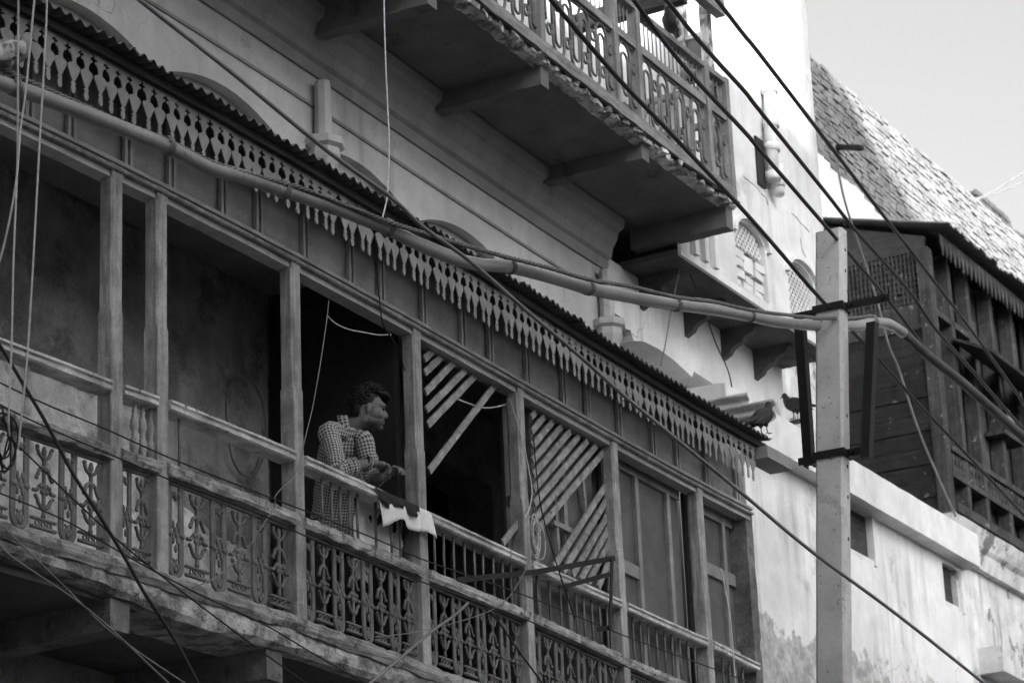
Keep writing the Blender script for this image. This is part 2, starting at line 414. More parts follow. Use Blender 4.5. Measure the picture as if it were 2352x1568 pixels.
# a corrugated sheet set upright across the far end of the roof
se_ = hit(1779, 940, .28)[0]; ze0 = hit(1779, 966, .28)[1]; ze1 = hit(1779, 916, .28)[1]
def end_sheet(o0, o1, z0, z1, ds, nm):
    m = FB(); n = 48; vs = []; fs = []
    for i in range(n+1):
        z = lerp(z0, z1, i/n); w = .02*math.sin(2*math.pi*z/.09)
        for j in range(9):
            t = j/8; vs.append((se_+ds+w+.10*(z-z0), lerp(o0, o1, t)+.02*nz(z*9, t)*(j in (0, 8)), z+.06*(1-t)*nm))
    for i in range(n):
        for j in range(8): fs.append([i*9+j, (i+1)*9+j, (i+1)*9+j+1, i*9+j+1])
    m.add(vs, fs); o = m.build('upright_end_sheet', 'old_tin', wb, smooth=True); o.modifiers.new('s', 'SOLIDIFY').thickness = .003
M('old_tin', .45, .3, 7, .3, rough=.55, streak=1., peel=(.6, .68, 11.), bdist=.005)
end_sheet(-.75, .28, ze0, ze1, 0, 0); end_sheet(-.75, .06, ze0-.22, ze0+.02, -.03, 0); end_sheet(-.8, .06, ze1-.02, ze1+.10, .02, .5)
# end of the eave
b = FB(); b.sweep([(.22,-.16),(.40,-.16),(.40,-.07),(.22,-.07)], S_VEND-.02, S_VEND+.42, 4, .003, 3, zE); b.build('eave_end_beam', 'valance', wb)
# ceiling, floor, inner wall pieces come with the house; balcony floor slab and its decayed edge
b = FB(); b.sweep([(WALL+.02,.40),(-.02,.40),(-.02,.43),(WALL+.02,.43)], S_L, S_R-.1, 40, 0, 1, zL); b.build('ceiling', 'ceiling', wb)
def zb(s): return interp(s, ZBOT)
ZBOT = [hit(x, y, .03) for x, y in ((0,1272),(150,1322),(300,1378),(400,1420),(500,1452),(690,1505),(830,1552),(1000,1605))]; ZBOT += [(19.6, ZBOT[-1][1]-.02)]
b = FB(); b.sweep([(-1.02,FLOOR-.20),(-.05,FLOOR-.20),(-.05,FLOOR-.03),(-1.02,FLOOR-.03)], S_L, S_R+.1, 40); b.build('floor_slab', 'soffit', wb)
b = FB(); n = 140; prof = 7; vs = []; fs = []
for i in range(n+1):
    s = lerp(S_L, S_R+.1, i/n); z0 = zb(s); z1 = FLOOR-.055
    for k, (oo, t) in enumerate(((-.30,0),(.02,0),(.045,.2),(.05,.55),(.04,.9),(.0,1.),(-.30,1.))):
        q = .014*nz(s*3.1, k*1.3)+.010*nz(s*11, k*2.1, 3); vs.append((s, oo+(q if 0 < k < 6 else 0), lerp(z0, z1, t)+(.012*nz(s*7, k, 9) if k < 6 else 0)))
for i in range(n):
    for k in range(prof): fs.append([i*prof+k, i*prof+(k+1) % prof, (i+1)*prof+(k+1) % prof, (i+1)*prof+k])
b.add(vs, fs); b.build('slab_edge', 'plaster_edge', wb)
def zfb(s): return FLOOR-.055+.012*nz(s*1.3)+.010*nz(s*4)
b = FB(); b.sweep([(-.10,.0),(.055,-.03),(.075,.0),(.07,.045),(.04,.062),(-.10,.06)], S_L, S_R+.05, 150, .012, 7, zfb); b.build('sole_beam', 'beamwood', wb)
# rails, bay by bay
PS = [10.02]+S_POST+[S_R-.02]
for i, (a, c) in enumerate(zip(PS, PS[1:])):
    a2, c2 = a+.05, c-.05
    za, zc = zH(a+.1), zH(c-.1)
    if i == 0: za = zH(a+.2)
    f = lambda x: lerp(za, zc, (x-a2)/(c2-a2))
    b = FB(); b.sweep([(-.05,-.060),(.045,-.060),(.058,-.052),(.060,-.034),(.045,-.029),(.047,-.022),(.063,-.018),(.063,-.004),(.04,.0),(-.05,.0)], a2, c2, 26, .003, 5, f, seed=i*2.); b.build('handrail', 'handrail', wb)
    za2, zc2 = zM(a+.1), zM(c-.1)
    g = lambda x: lerp(za2, zc2, (x-a2)/(c2-a2))
    b = FB(); b.sweep([(-.04,-.062),(.055,-.066),(.068,-.045),(.07,-.01),(.045,.0),(-.04,.0)], a2-.02, c2+.02, 40, .010, 9, g, seed=i*3.+1); b.build('mid_rail', 'rail', wb)
# turned balusters and iron bars between mid rail and handrail
tb_prof = [(.012,0),(.018,.01),(.014,.03),(.022,.06),(.026,.10),(.022,.14),(.013,.165),(.017,.175),(.013,.185),(.020,.205),(.025,.24),(.020,.28),(.011,.33),(.016,.345),(.011,.36),(.014,.40)]
def turned(s, o=.0, dark=None):
    z0 = zM(s)-.01; z1 = zH(s)-.055; k = (z1-z0)/.40
    b = MB(); c = mp(s, o, z0); b.lathe([(r, z*k) for r, z in tb_prof], 10, c); return b.build('turned_baluster', dark or 'paint', wb, smooth=True)
def bar(s, o=.0, r=.0085):
    b = MB(); z0 = zM(s)-.02; z1 = zH(s)-.05; b.tube([mp(s, o, z0), mp(s+random.uniform(-.006, .006), o, (z0+z1)/2), mp(s, o, z1)], r, 7); return b.build('railing_bar', 'iron', wb, smooth=True)
turned(hit(62, 900)[0]); 
for x in (309, 327, 346): turned(hit(x, 960)[0])
turned(hit(930, 1200)[0], dark='fascia')
for x in (411,): bar(hit(x, 1000)[0])
bar(hit(664, 1100)[0])
for x in (740, 761, 781, 802, 821, 862, 897, 917, 951): bar(hit(x, 1150)[0])
for x in (999, 1021, 1043, 1068, 1090, 1110, 1133, 1154, 1172, 1191): bar(hit(x, 1300)[0])
for x in (1235, 1262, 1287, 1304, 1322, 1340, 1358, 1375, 1392): bar(hit(x, 1370)[0])
for x in (1455, 1472, 1490, 1508, 1526, 1543, 1560, 1578, 1594): bar(hit(x, 1470)[0])
for x in (1660, 1676, 1690, 1705): bar(hit(x, 1540)[0])
# cast iron panels: one rod frame per bay, motifs as its pieces
def T(b, pts, r=.007, n=6): r *= 1.15; b.tube([(x, .0, z) if len(q) == 2 else q for q in pts for (x, z) in [(q[0], q[-1])]], r, n)
def arc(cx, cz, rx, rz, a0, a1, n=8): return [(cx+rx*math.cos(R(lerp(a0, a1, k/n))), cz+rz*math.sin(R(lerp(a0, a1, k/n)))) for k in range(n+1)]
def motif():
    b = MB()                                # x along, z down from the mid rail, half period .165
    for r_ in (.052, .036):                  # long U of paired ribs
        T(b, [(-r_, -.02), (-r_, -.20), (-r_, -.40)]+arc(0, -.415, r_, .06, 180, 360, 8)+[(r_, -.20), (r_, -.02)], .0092)
    for sx in (-1, 1):                      # top scrolls
        T(b, arc(sx*.044, -.022, .014, .014, 90 if sx < 0 else 90, 90+sx*-300, 8), .007)
        T(b, arc(sx*.014, -.052, .016, .022, 180 if sx < 0 else 0, 180+sx*-190 if sx > 0 else 370, 7), .007)
        b.ball((sx*.026, -.004, -.058), .011, .009, .013)
        b.ball((sx*.018, -.004, -.215), .010, .009, .022); b.ball((sx*.017, -.004, -.29), .010, .009, .026); b.ball((sx*.016, -.003, -.425), .011, .008, .02)
        T(b, arc(sx*.018, -.25, .013, .03, 90, 90+sx*250, 7), .0055)
        T(b, arc(sx*.016, -.415, .012, .028, 90, 90+sx*270, 7), .0055)
    b.ball((0, -.006, -.075), .012, .01, .02); b.ball((0, -.006, -.255), .012, .010, .03); b.ball((0, -.006, -.335), .009, .009, .022); b.ball((0, -.004, -.445), .012, .01, .018)
    T(b, [(-.06, -.262), (0, -.262), (.06, -.262)], .009)
    for sx in (-1, 1): b.ball((sx*.044, -.006, -.262), .021, .013, .018)
    cx = .165/1.0                           # stem between two U's
    b.lathe([(.008,-.395),(.013,-.385),(.009,-.37),(.010,-.34),(.015,-.33),(.010,-.32),(.010,-.25),(.016,-.24),(.010,-.225),(.010,-.16),(.016,-.15),(.011,-.135),(.010,-.105),(.015,-.098),(.008,-.085),(.014,-.06),(.009,-.035),(.003,-.028)], 8, (cx, 0, 0))
    for sx in (-1, 1):
        T(b, [(cx, -.085)]+[(cx+sx*x, z) for x, z in ((.016, -.088), (.034, -.076), (.044, -.055), (.048, -.04))], .0085)      # upper cup
        T(b, [(cx, -.145)]+[(cx+sx*x, z) for x, z in ((.014, -.140), (.030, -.150), (.040, -.175), (.052, -.195))], .0085)     # arch
        T(b, [(cx, -.235)]+[(cx+sx*x, z) for x, z in ((.020, -.225), (.036, -.245), (.05, -.262), (.075, -.262))], .0085)
        T(b, [(cx, -.345)]+[(cx+sx*x, z) for x, z in ((.018, -.340), (.036, -.322), (.045, -.30), (.056, -.29))], .0085)       # lower cup
        b.ball((cx+sx*.050, -.003, -.038), .011); b.ball((cx+sx*.052, -.003, -.197), .011); b.ball((cx+sx*.03, -.005, -.238), .013); b.ball((cx+sx*.058, -.003, -.288), .010)
        b.ball((cx+sx*.016, -.004, -.262), .012, .01, .016)
    b.box(cx-.085, cx+.085, -.008, .008, -.408, -.395); b.box(cx-.085, cx+.085, -.008, .008, -.452, -.437)
    for k in (-1, 0, 1):
        T(b, arc(cx+k*.040, -.4225, .0135, .0135, 0, 360, 10), .0048, 5)
    return b
mot, _c = motif().mesh('cast_motif', 'iron', smooth=True, center=False)
for i, (a, c) in enumerate(zip(PS, PS[1:])):
    a2, c2 = a+.06, c-.06
    b = FB(); b.sweep([(-.008,-.088),(.008,-.088),(.008,-.072),(-.008,-.072)], a2, c2, 8, 0, 1, lambda x: zM(x)); fr = b.build('iron_panel', 'iron', wb)
    n = max(1, int(round((c2-a2)/.325))); w = (c2-a2)/n
    for k in range(n):
        s = a2+(k+.26)*w; za = zM(s)-.072
        L_ = Vector(mp(s, .0, za)); hh = (za-(FLOOR+.02))/.475
        if c2-a2 < .35:
            s = a2+.06; L_ = Vector(mp(s, .0, za))
        place('cast_motif', mot, L_, fr, rot=(0, math.atan2(-(zM(c2)-zM(a2)), c2-a2)*0, ang(s)), scale=(w/.33 if c2-a2 > .35 else .8, 1, hh))
# ------------------------------------------------------------------ diagonal slats, shutters
def slat(p, q, o=-.035, w=.044, th=.014, par=None, mat='slat', name='lattice_slat'):
    a = P3(*p, o); c = P3(*q, o); d = (c-a).normalized(); nrm = Vector((math.sin(ang(15)), -math.cos(ang(15)), 0)); up = nrm.cross(d).normalized()
    b = MB(); vs = []; n = 8
    for i in range(n+1):
        p_ = a+(c-a)*(i/n); j = .004*nz(i*.7+p[0], q[1]); k = .004*nz(i*.9+p[1], q[0])
        vs += [p_-up*(w/2+j)-nrm*th/2, p_+up*(w/2+k)-nrm*th/2, p_+up*(w/2+k)+nrm*th/2, p_-up*(w/2+j)+nrm*th/2]
    fs = []
    for i in range(n):
        for k in range(4): fs.append([4*i+k, 4*i+(k+1) % 4, 4*i+4+(k+1) % 4, 4*i+4+k])
    fs += [[3,2,1,0],[4*n,4*n+1,4*n+2,4*n+3]]
    b.add(vs, fs); return b.build(name, mat, par or wb)
for p, q in (((974,825),(996,803)),((975,856),(1018,815)),((977,901),(1043,830)),((979,941),(1073,845)),((982,976),(1093,860)),((985,1082),(1136,884)),((1155,1246),(1210,1174))):
    slat(p, q, .0 if q[0] > 1200 else -.03)
def c7(x, y): return (1175+x/1.9975, 783.3+y/1.9975)
for i in range(9):
    x = 108+40*i; slat(c7(88+2.6*i, 350+66*i), c7(x, 318+.545*(x-95)), -.03)
for p, q in (((195,1035),(467,605)),((238,1055),(470,672)),((280,1073),(473,742)),((318,1092),(476,800)),((352,1108),(479,858)),((398,1128),(482,920)),((448,1150),(492,1045))):
    slat(c7(*p), c7(*q), -.03)
for p, q in (((195,700),(215,980)),((325,640),(338,780)),((437,530),(445,620))): slat(c7(*p), c7(*q), -.075, .03, .02, mat='shutter_strip', name='shutter_stile')
slat(c7(190,830), c7(285,875), -.07, .035, .02, mat='shutter_strip', name='shutter_rail')
def shutter(sa, sc, o, z0f, z1f, stiles, rails, name='shutter'):
    b = FB(); b.sweep([(o-.02, 0), (o, 0), (o, 1), (o-.02, 1)], sa, sc, 6)
    b.v = [Vector((p.x, p.y, p.z)) for p in b.v]
    # rescale the unit height to the real one
    n = len(b.v)//4
    for i in range(n):
        s = lerp(sa, sc, i/(n-1))
        for k, t in enumerate((0, 0, 1, 1)): b.v[i*4+k].z = lerp(z0f(s), z1f(s), t)
    pr = b.build(name, 'shutter', wb)
    for s, w in stiles:
        m = FB(); m.box(s-w/2, s+w/2, o+.002, o+.03, z0f(s), z1f(s)); m.build('stile', 'shutter_strip', pr)
    for s0, s1, z, w in rails:
        m = FB(); m.box(s0, s1, o+.002, o+.026, z-w/2, z+w/2, 3); m.build('rail', 'shutter_strip', pr)
P5, P6, P7 = S_POST[4], S_POST[5], S_POST[6]
zt = lambda s: zL(s)-.01
zlo = lambda s: zM(s)-.05
shutter(P5+.05, P6-.05, -.12, zlo, zt, [(P5+.40, .05), (P5+.85, .05)], [(P5+.06, P5+.40, zH(P5)+.42, .06)])
ss = [hit(x, 1300, -.10)[0] for x in (1470, 1541, 1600)]
shutter(P6+.05, P7-.05, -.12, zlo, zt, [(ss[0], .055), (ss[1], .055), (ss[2]-.02, .06), (P6+.075, .05)], [(P6+.1, ss[0], hit(1455, 1310, -.1)[1], .09), (P6+.06, P7-.06, zt(P6+.6)-.05, .07), (P6+.06, P7-.06, zH(P6+.6)+.03, .08)])
s8 = [hit(x, 1300, -.10)[0] for x in (1665, 1708)]
shutter(P7+.05, S_R-.02, -.12, zlo, zt, [(s8[0], .05), (s8[1], .05), (P7+.08, .05)], [(P7+.06, S_R-.03, hit(1668, 1325, -.1)[1], .09), (P7+.06, S_R-.03, zt(P7+.4)-.06, .08), (P7+.06, S_R-.03, zH(P7+.4)+.05, .10)])
# ragged plastered jamb closing the far end
b = FB(); n = 60; vs = []; fs = []
for i in range(n+1):
    z = lerp(FLOOR-.1, zL(S_R)+.02, i/n); e = .016*nz(z*4, 1)+.012*nz(z*13, 2); q = .010*nz(z*9, 5)
    vs += [(S_R-.06+e*.4, -.30, z), (S_R-.06+e*.4, .02+q, z), (S_R+.06+e, .02-q, z), (S_R+.06+e, -.30, z)]
for i in range(n):
    for k in range(4): fs.append([4*i+k, 4*i+(k+1) % 4, 4*i+4+(k+1) % 4, 4*i+4+k])
fs += [[3,2,1,0],[4*n,4*n+1,4*n+2,4*n+3]]
b.add(vs, fs); M('jamb', .16, .4, 9, 1., rough=.95, peel=(.34, .66, 6., .03), bdist=.02); b.build('end_jamb', 'jamb', wb)
# partition inside the balcony: beyond it the bays are closed and dark
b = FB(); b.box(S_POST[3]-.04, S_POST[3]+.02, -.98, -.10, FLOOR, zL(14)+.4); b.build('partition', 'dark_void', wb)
# ------------------------------------------------------------------ projecting floor beams under the balcony
M('floor_beam', .22, .3, 9, .8, rough=.95, peel=(.12, .6, 6., .06), bdist=.02)
def beam_under(s, o1, z0, z1, w, mat='floor_beam', par=None, jit=.008, o0=-1.02):
    m = FB(); n = 12; vs = []; fs = []
    for i in range(n+1):
        o = lerp(o0, o1, i/n)
        for k, (ds, z) in enumerate(((-w, z0), (w, z0), (w, z1), (-w, z1))): vs.append((s+ds+jit*nz(i*.8, k*3.1, s), o, z+jit*nz(i*.6, k*2.2, s+4)))
    for i in range(n):
        for k in range(4): fs.append([4*i+k, 4*i+(k+1) % 4, 4*i+4+(k+1) % 4, 4*i+4+k])
    fs += [[3,2,1,0],[4*n,4*n+1,4*n+2,4*n+3]]
    m.add(vs, fs); return m.build('floor_beam', mat, par or wb)
for (x, y0, y1) in ((275, 1385, 1450), (630, 1500, 1562)):
    s, zt_ = hit(x, y0, .0); _, z0_ = hit(x, y1, .0); beam_under(s, -.0, z0_, FLOOR-.19, .075)
for s in (9.9, 14.9, 16.6, 18.3): beam_under(s, -.0, FLOOR-.42, FLOOR-.19, .075)
# ------------------------------------------------------------------ the old house behind: arched wall, cornice, columns
UP = hit(1690, 480, 0)[1]                   # underside of the upper slab edge
oh = thing('old_house', mp(14, -1.2, 0), 'old plastered house wall with shallow arches and cornice behind the wooden balcony', 'house')
S_W0, S_W1 = 8.0, hit(1388, 700, WALL)[0]
def wall_panel(s0, s1, z0, z1, holes, o=WALL, th=.22, mat='house_wall', name='wall', par=None, cell=.25):
    # wall with arched or square recesses: holes (sc, half, zbottom, zspring, rise, depth, back material or None)
    m = FB(); cuts = {s0, s1}
    for h in holes:
        for k in range(17): cuts.add(h[0]-h[1]*math.cos(math.pi*k/16))
        if len(h) > 7 and isinstance(h[7], list): cuts |= {q[0] for q in h[7]}
    x = s0
    while x < s1: cuts.add(x); x += cell
    cs = sorted(c for c in cuts if s0-1e-6 <= c <= s1+1e-6)
    def span(s):
        for h in holes:
            if abs(s-h[0]) < h[1]+1e-6: return h
        return None
    for a, c in zip(cs, cs[1:]):
        if c-a < 1e-5: continue
        h = span((a+c)/2)
        if not h: m.add([(a,o,z0),(c,o,z0),(c,o,z1),(a,o,z1)], [[0,1,2,3]]); continue
        def top(s):
            if len(h) > 7 and isinstance(h[7], list): return interp(s, h[7])
            if len(h) > 7: return h[3]-(s-h[0])**2/(2*h[7])
            t = max(0, 1-((s-h[0])/h[1])**2); return h[3]+h[4]*math.sqrt(t)
        ta, tc = top(a), top(c)
        if h[2] > z0: m.add([(a,o,z0),(c,o,z0),(c,o,h[2]),(a,o,h[2])], [[0,1,2,3]])
        m.add([(a,o,ta),(c,o,tc),(c,o,z1),(a,o,z1)], [[0,1,2,3]])
        m.add([(a,o,ta),(c,o,tc),(c,o-h[5],tc),(a,o-h[5],ta)], [[0,1,2,3]])
        if h[2] > z0: m.add([(a,o,h[2]),(c,o,h[2]),(c,o-h[5],h[2]),(a,o-h[5],h[2])], [[0,1,2,3]])
    for h in holes:
        for sx in (-1, 1):
            s = h[0]+sx*h[1]; zs_ = h[3] if len(h) < 8 else (h[7][0 if sx < 0 else -1][1] if isinstance(h[7], list) else h[3]-h[1]**2/(2*h[7])); m.add([(s,o,h[2]),(s,o-h[5],h[2]),(s,o-h[5],zs_),(s,o,zs_)], [[0,1,2,3]])
    w = m.build(name, mat, par)
    for h in holes:
        if h[6]:
            q = FB(); q.box(h[0]-h[1]-.05, h[0]+h[1]+.05, o-h[5]-.04, o-h[5]-.002, h[2]-.05, h[3]+h[4]+.05, 4); q.build('recess_panel', h[6], par)
    return w
za = hit(520, 200, WALL)[1]
ARCH = [(10.7,.68,9.10),(12.2,.68,9.115),(13.64,.66,9.145),(15.26,.66,9.205),(16.75,.66,9.215)]
doors = [(14.85, .55, FLOOR, FLOOR+1.95, .02, .35, None), (16.4, .6, FLOOR, FLOOR+1.95, .02, .35, None)]
wall_panel(S_W0, S_W1, 8.05, UP+.25, [(c, h, 8.06, z, .02, .085, 'house_wall', 1.45) for c, h, z in ARCH], par=oh)
wall_panel(S_W0, S_W1+.6, 0, 8.05, doors+[], mat='inner_wall', par=oh)
zd_ = hit(130, 822, WALL)[1]  # pale sheet standing for the lit lower part of the back wall
for a_, e_, mt_ in ((S_W0, 12.95, 'inner_wall_lit'), (12.95, 14.28, 'inner_wall_lit')):
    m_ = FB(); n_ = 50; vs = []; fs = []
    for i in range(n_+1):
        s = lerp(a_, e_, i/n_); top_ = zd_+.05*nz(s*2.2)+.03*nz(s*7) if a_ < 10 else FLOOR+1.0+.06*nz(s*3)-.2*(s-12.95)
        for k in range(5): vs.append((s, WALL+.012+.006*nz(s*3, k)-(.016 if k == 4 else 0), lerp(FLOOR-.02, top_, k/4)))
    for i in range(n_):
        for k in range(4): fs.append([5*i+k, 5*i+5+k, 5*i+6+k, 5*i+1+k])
    m_.add(vs, fs); m_.build('lit_wall_base', mt_, oh)
# dark room behind the doorways
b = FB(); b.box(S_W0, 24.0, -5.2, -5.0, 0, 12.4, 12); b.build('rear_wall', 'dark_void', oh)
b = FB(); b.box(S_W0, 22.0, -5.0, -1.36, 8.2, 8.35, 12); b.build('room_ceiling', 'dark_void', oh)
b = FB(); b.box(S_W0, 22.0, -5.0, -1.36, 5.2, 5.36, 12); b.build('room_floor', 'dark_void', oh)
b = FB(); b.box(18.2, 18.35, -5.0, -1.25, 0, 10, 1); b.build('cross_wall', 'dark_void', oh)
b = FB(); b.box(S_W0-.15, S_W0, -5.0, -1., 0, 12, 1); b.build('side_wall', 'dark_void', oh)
# thin string moulding and cornice
b = FB(); zs_ = hit(700, 233, WALL)[1]
b.sweep([(WALL-.01,-.012),(WALL+.012,-.012),(WALL+.018,0),(WALL+.012,.012),(WALL-.01,.012)], S_W0, S_W1, 40, .001, 3, lambda s: zs_); b.build('string_moulding', 'cornice', oh)
zc0 = hit(1000, 330, WALL+.1)[1]
b = FB(); b.sweep([(WALL-.01,-.30),(WALL+.02,-.30),(WALL+.035,-.25),(WALL+.03,-.22),(WALL+.06,-.20),(WALL+.075,-.13),(WALL+.12,-.06),(WALL+.13,-.01),(WALL+.18,.02),(WALL+.2,.09),(WALL-.01,.09)], S_W0, S_W1+.05, 50, .002, 2, lambda s: UP-.10); b.build('cornice', 'cornice', oh)
for sx, top, bot in ((hit(737, 300, WALL+.05)[0], 205, 330), (hit(1388, 680, WALL+.05)[0], 600, 770)):
    b = MB(); c = mp(sx, WALL+.07, 0)
    zcap = 8.0+1.6-.36
    b.lathe([(.075,7.6),(.075,zcap-.42),(.09,zcap-.41),(.075,zcap-.39),(.08,zcap-.30),(.105,zcap-.24),(.11,zcap-.22),(.11,zcap-.17),(.14,zcap-.15),(.14,zcap-.10),(.06,zcap-.10),(.055,zcap+.28),(.05,zcap+.32)], 8, (c.x, c.y, 0)); b.build('wall_column', 'house_wall', oh)

# ------------------------------------------------------------------ upper concrete balcony
ub = thing('upper_balcony', mp(17, -.5, UP), 'overhanging upper concrete balcony with crumbling edge and looped iron railing', 'balcony')
US0, US1 = 8.5, hit(1692, 480, 0)[0]
# slab with a broken, exposed edge
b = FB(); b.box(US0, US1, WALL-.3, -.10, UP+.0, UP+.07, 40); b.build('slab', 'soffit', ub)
n = 210
b = FB(); vs = []; fs = []; m = 6
for i in range(n+1):
    s = lerp(US0, US1+.01, i/n); e = .02*nz(s*4.3, 1)+.022*nz(s*13, 2); lo = .016*nz(s*9, 3)+.02
    for k, (o, z) in enumerate(((-.12, .002), (-.09+e*.6, -.012+lo*.6), (-.02+e, -.004+lo*.7), (.0+e*.8, .028+.012*nz(s*17, 5)), (-.03+e*.5, .052), (-.12, .06))): vs.append((s, o+.008*nz(s*29, k), UP+z))
for i in range(n):
    for k in range(m): fs.append([i*m+k, i*m+(k+1) % m, (i+1)*m+(k+1) % m, (i+1)*m+k])
b.add(vs, fs); b.build('broken_edge', 'gritty', ub)
# loose brick bats showing in the edge
bb = MB(); bb.box(-.05, .05, -.025, .025, -.017, .017); bme, _c = bb.mesh('edge_chunk', 'gritty', center=False)
s = 13.6
while s < US1:
    place('edge_chunk', bme, mp(s, -.005+random.uniform(-.02, .012), UP+.028+random.uniform(-.012, .014)), ub, rot=(random.uniform(-.25, .25), random.uniform(-.3, .3), ang(s)+random.uniform(-.3, .3)), scale=(random.uniform(.5, 1.2), 1, random.uniform(.6, 1.25)))
    s += random.uniform(.07, .19)
for k, oo in enumerate((.012, .03)):
    b = MB(); pts = [mp(lerp(13.5, US1, i/60), oo+.012*nz(i*.5, k), UP+.05+.012*nz(i*.35, k+3)) for i in range(61)]; b.tube(pts, .006, 5); b.build('edge_wire', 'black_cable', ub)
for px, py in ((1010, 22), (1267, 206), (1497, 374), (1690, 530)):
    s, z0 = hit(px, py, -.02); 
    m = FB(); nn = 14; vs = []; fs = []; w = .06
    for i in range(nn+1):
        o = lerp(WALL+.12, -.04, i/nn)
        for k, (ds, z) in enumerate(((-w, z0), (w, z0), (w, UP+.02), (-w, UP+.02))): vs.append((s-.06+ds+.005*nz(i*.8, k*3.1, s), o, z+(.005*nz(i*.6, k*2.2, s+4) if k < 2 else 0)))
    for i in range(nn):
        for k in range(4): fs.append([4*i+k, 4*i+(k+1) % 4, 4*i+4+(k+1) % 4, 4*i+4+k])
    fs += [[3,2,1,0],[4*nn,4*nn+1,4*nn+2,4*nn+3]]
    m.add(vs, fs); m.build('cantilever_beam', 'soffit', ub)
# timber kerb, posts, rails, looped panels
M('ubwood', .27, .2, 8, .6, rough=.75, grain=(2.4, 4, 34), peel=(.22, .63, 9.), bdist=.008)
M('ubpost', .27, .2, 8, .5, rough=.75, grain=(26, 26, 2.4), peel=(.22, .63, 9.), bdist=.008)
M('ubiron', .13, .2, 12, .3, rough=.6, peel=(.2, .66, 20))
zk = UP+.058
b = FB(); b.sweep([(-.06,0),(.02,0),(.025,.095),(-.06,.10)], US0, US1-.02, 70, .004, 5, lambda s: zk); b.build('kerb_beam', 'ubwood', ub)
ZR1 = hit(1478, 116, .0)[1]; ZR2 = hit(1550, 92, .0)[1]
UPS = [10.6, 11.9, 13.2, hit(1020,-20)[0]+.0, hit(1240, 40)[0], hit(1414, 150)[0], hit(1466, 160)[0], hit(1625, 260)[0], US1-.06]
for s in UPS:
    b = FB(); vs = []; fs = []
    z1 = ZR2 if s < US1-.2 and s > 17 else ZR2+.0
    if s < 17.5: z1 = ZR2+1.5
    q = 10
    for i in range(q+1):
        z = lerp(zk-.02, z1+.01, i/q); j = .003*nz(i*.9, s)
        vs += [(s-.034+j, -.052, z), (s+.034+j, -.052, z), (s+.034, .022+j, z), (s-.034, .022+j, z)]
    for i in range(q):
        for k in range(4): fs.append([4*i+k, 4*i+(k+1) % 4, 4*i+4+(k+1) % 4, 4*i+4+k])
    fs += [[3,2,1,0],[4*q,4*q+1,4*q+2,4*q+3]]
    b.add(vs, fs); b.build('post', 'ubpost', ub)
def uloop(b, x, up, z0, z1, rx, rr=.0085):
    h = z1-z0; r_ = rx
    if up: pts = [(x-r_, z0), (x-r_, z1-r_*1.2)]+arc(x, z1-r_*1.2, r_, r_*1.2, 180, 0, 8)+[(x+r_, z0)]
    else: pts = [(x-r_, z1), (x-r_, z0+r_*1.2)]+arc(x, z0+r_*1.2, r_, r_*1.2, 180, 360, 8)+[(x+r_, z1)]
    T(b, pts, rr)
def loops():
    b = MB(); w = .26; h = ZR1-.05-(zk+.10)
    uloop(b, 0, True, h*.26, h*.99, .078, .0105); uloop(b, 0, True, h*.40, h*.84, .044, .009)
    uloop(b, w/2, False, h*.02, h*.74, .078, .0105); uloop(b, w/2, False, h*.16, h*.58, .044, .009)
    for x in (w/4, -w/4):
        for z in (.30, .50, .70): b.ball((x, 0, h*z), .017, .013, .017)
    T(b, arc(0, h*.30, .030, .040, 0, 360, 12), .009); T(b, arc(w/2, h*.72, .030, .040, 0, 360, 12), .009)
    return b
lme, _c = loops().mesh('loop_motif', 'ubiron', smooth=True, center=False)
for a, c in zip(UPS, UPS[1:]):
    if c < 13.3: continue
    b = FB(); b.sweep([(-.045,-.05),(.012,-.05),(.016,.01),(-.045,.01)], a+.04, c-.04, 14, .003, 6, lambda s: ZR1); b.build('mid_rail', 'ubwood', ub)
    b = FB(); b.sweep([(-.055,-.045),(.02,-.045),(.026,-.01),(.0,.012),(-.055,.012)], a+.04, c-.04, 14, .003, 6, lambda s: ZR2); b.build('handrail', 'ubwood', ub)
    b = FB(); b.sweep([(-.028,-.008),(-.012,-.008),(-.012,.008),(-.028,.008)], a+.04, c-.04, 6, 0, 1, lambda s: ZR1-.058); fr = b.build('loop_panel', 'ubiron', ub)
    n = max(1, int(round((c-a-.08)/.26))); w = (c-a-.08)/n
    for k in range(n):
        s = a+.04+(k+.5)*w; place('loop_motif', lme, mp(s, -.02, zk+.10), fr, rot=(0, 0, ang(s)), scale=(w/.26, 1, 1))
    nb = max(2, int((c-a)/.075))
    for k in range(1, nb):
        s = lerp(a+.04, c-.04, k/nb); b = MB(); b.tube([mp(s, -.02, ZR1), mp(s, -.02, ZR2-.03)], .006, 6); b.build('railing_bar', 'ubiron', ub, smooth=True)
# return railing and peeling door frame at the far end, verandah beam
M('peeling', .55, .25, 8, .8, rough=.9, grain=(26, 26, 2.4), peel=(.2, .56, 7., .015), bdist=.012)
for o in (-.13, -.34, -.90):
    b = FB(); b.box(US1-.10, US1-.02, o-.035, o+.035, zk-.02, ZR2+(1.3 if o > -.5 else .02), 1); b.build('end_post', 'peeling', ub)
b = FB(); b.box(US1-.085, US1-.035, -.9, -.05, ZR2-.045, ZR2+.0); b.build('handrail', 'ubwood', ub)
b = FB(); b.box(US1-.085, US1-.035, -.9, -.05, ZR1-.045, ZR1+.0); b.build('mid_rail', 'ubwood', ub)
for k in range(10):
    b = MB(); o = -.08-k*.085; b.tube([mp(US1-.06, o, zk), mp(US1-.06, o, ZR2-.04)], .006, 6); b.build('railing_bar', 'ubiron', ub, smooth=True)
b = FB(); b.box(US1-.07, US1-.05, -.305, -.165, ZR2+.04, ZR2+.42); b.build('door_pane', 'shutter', ub)
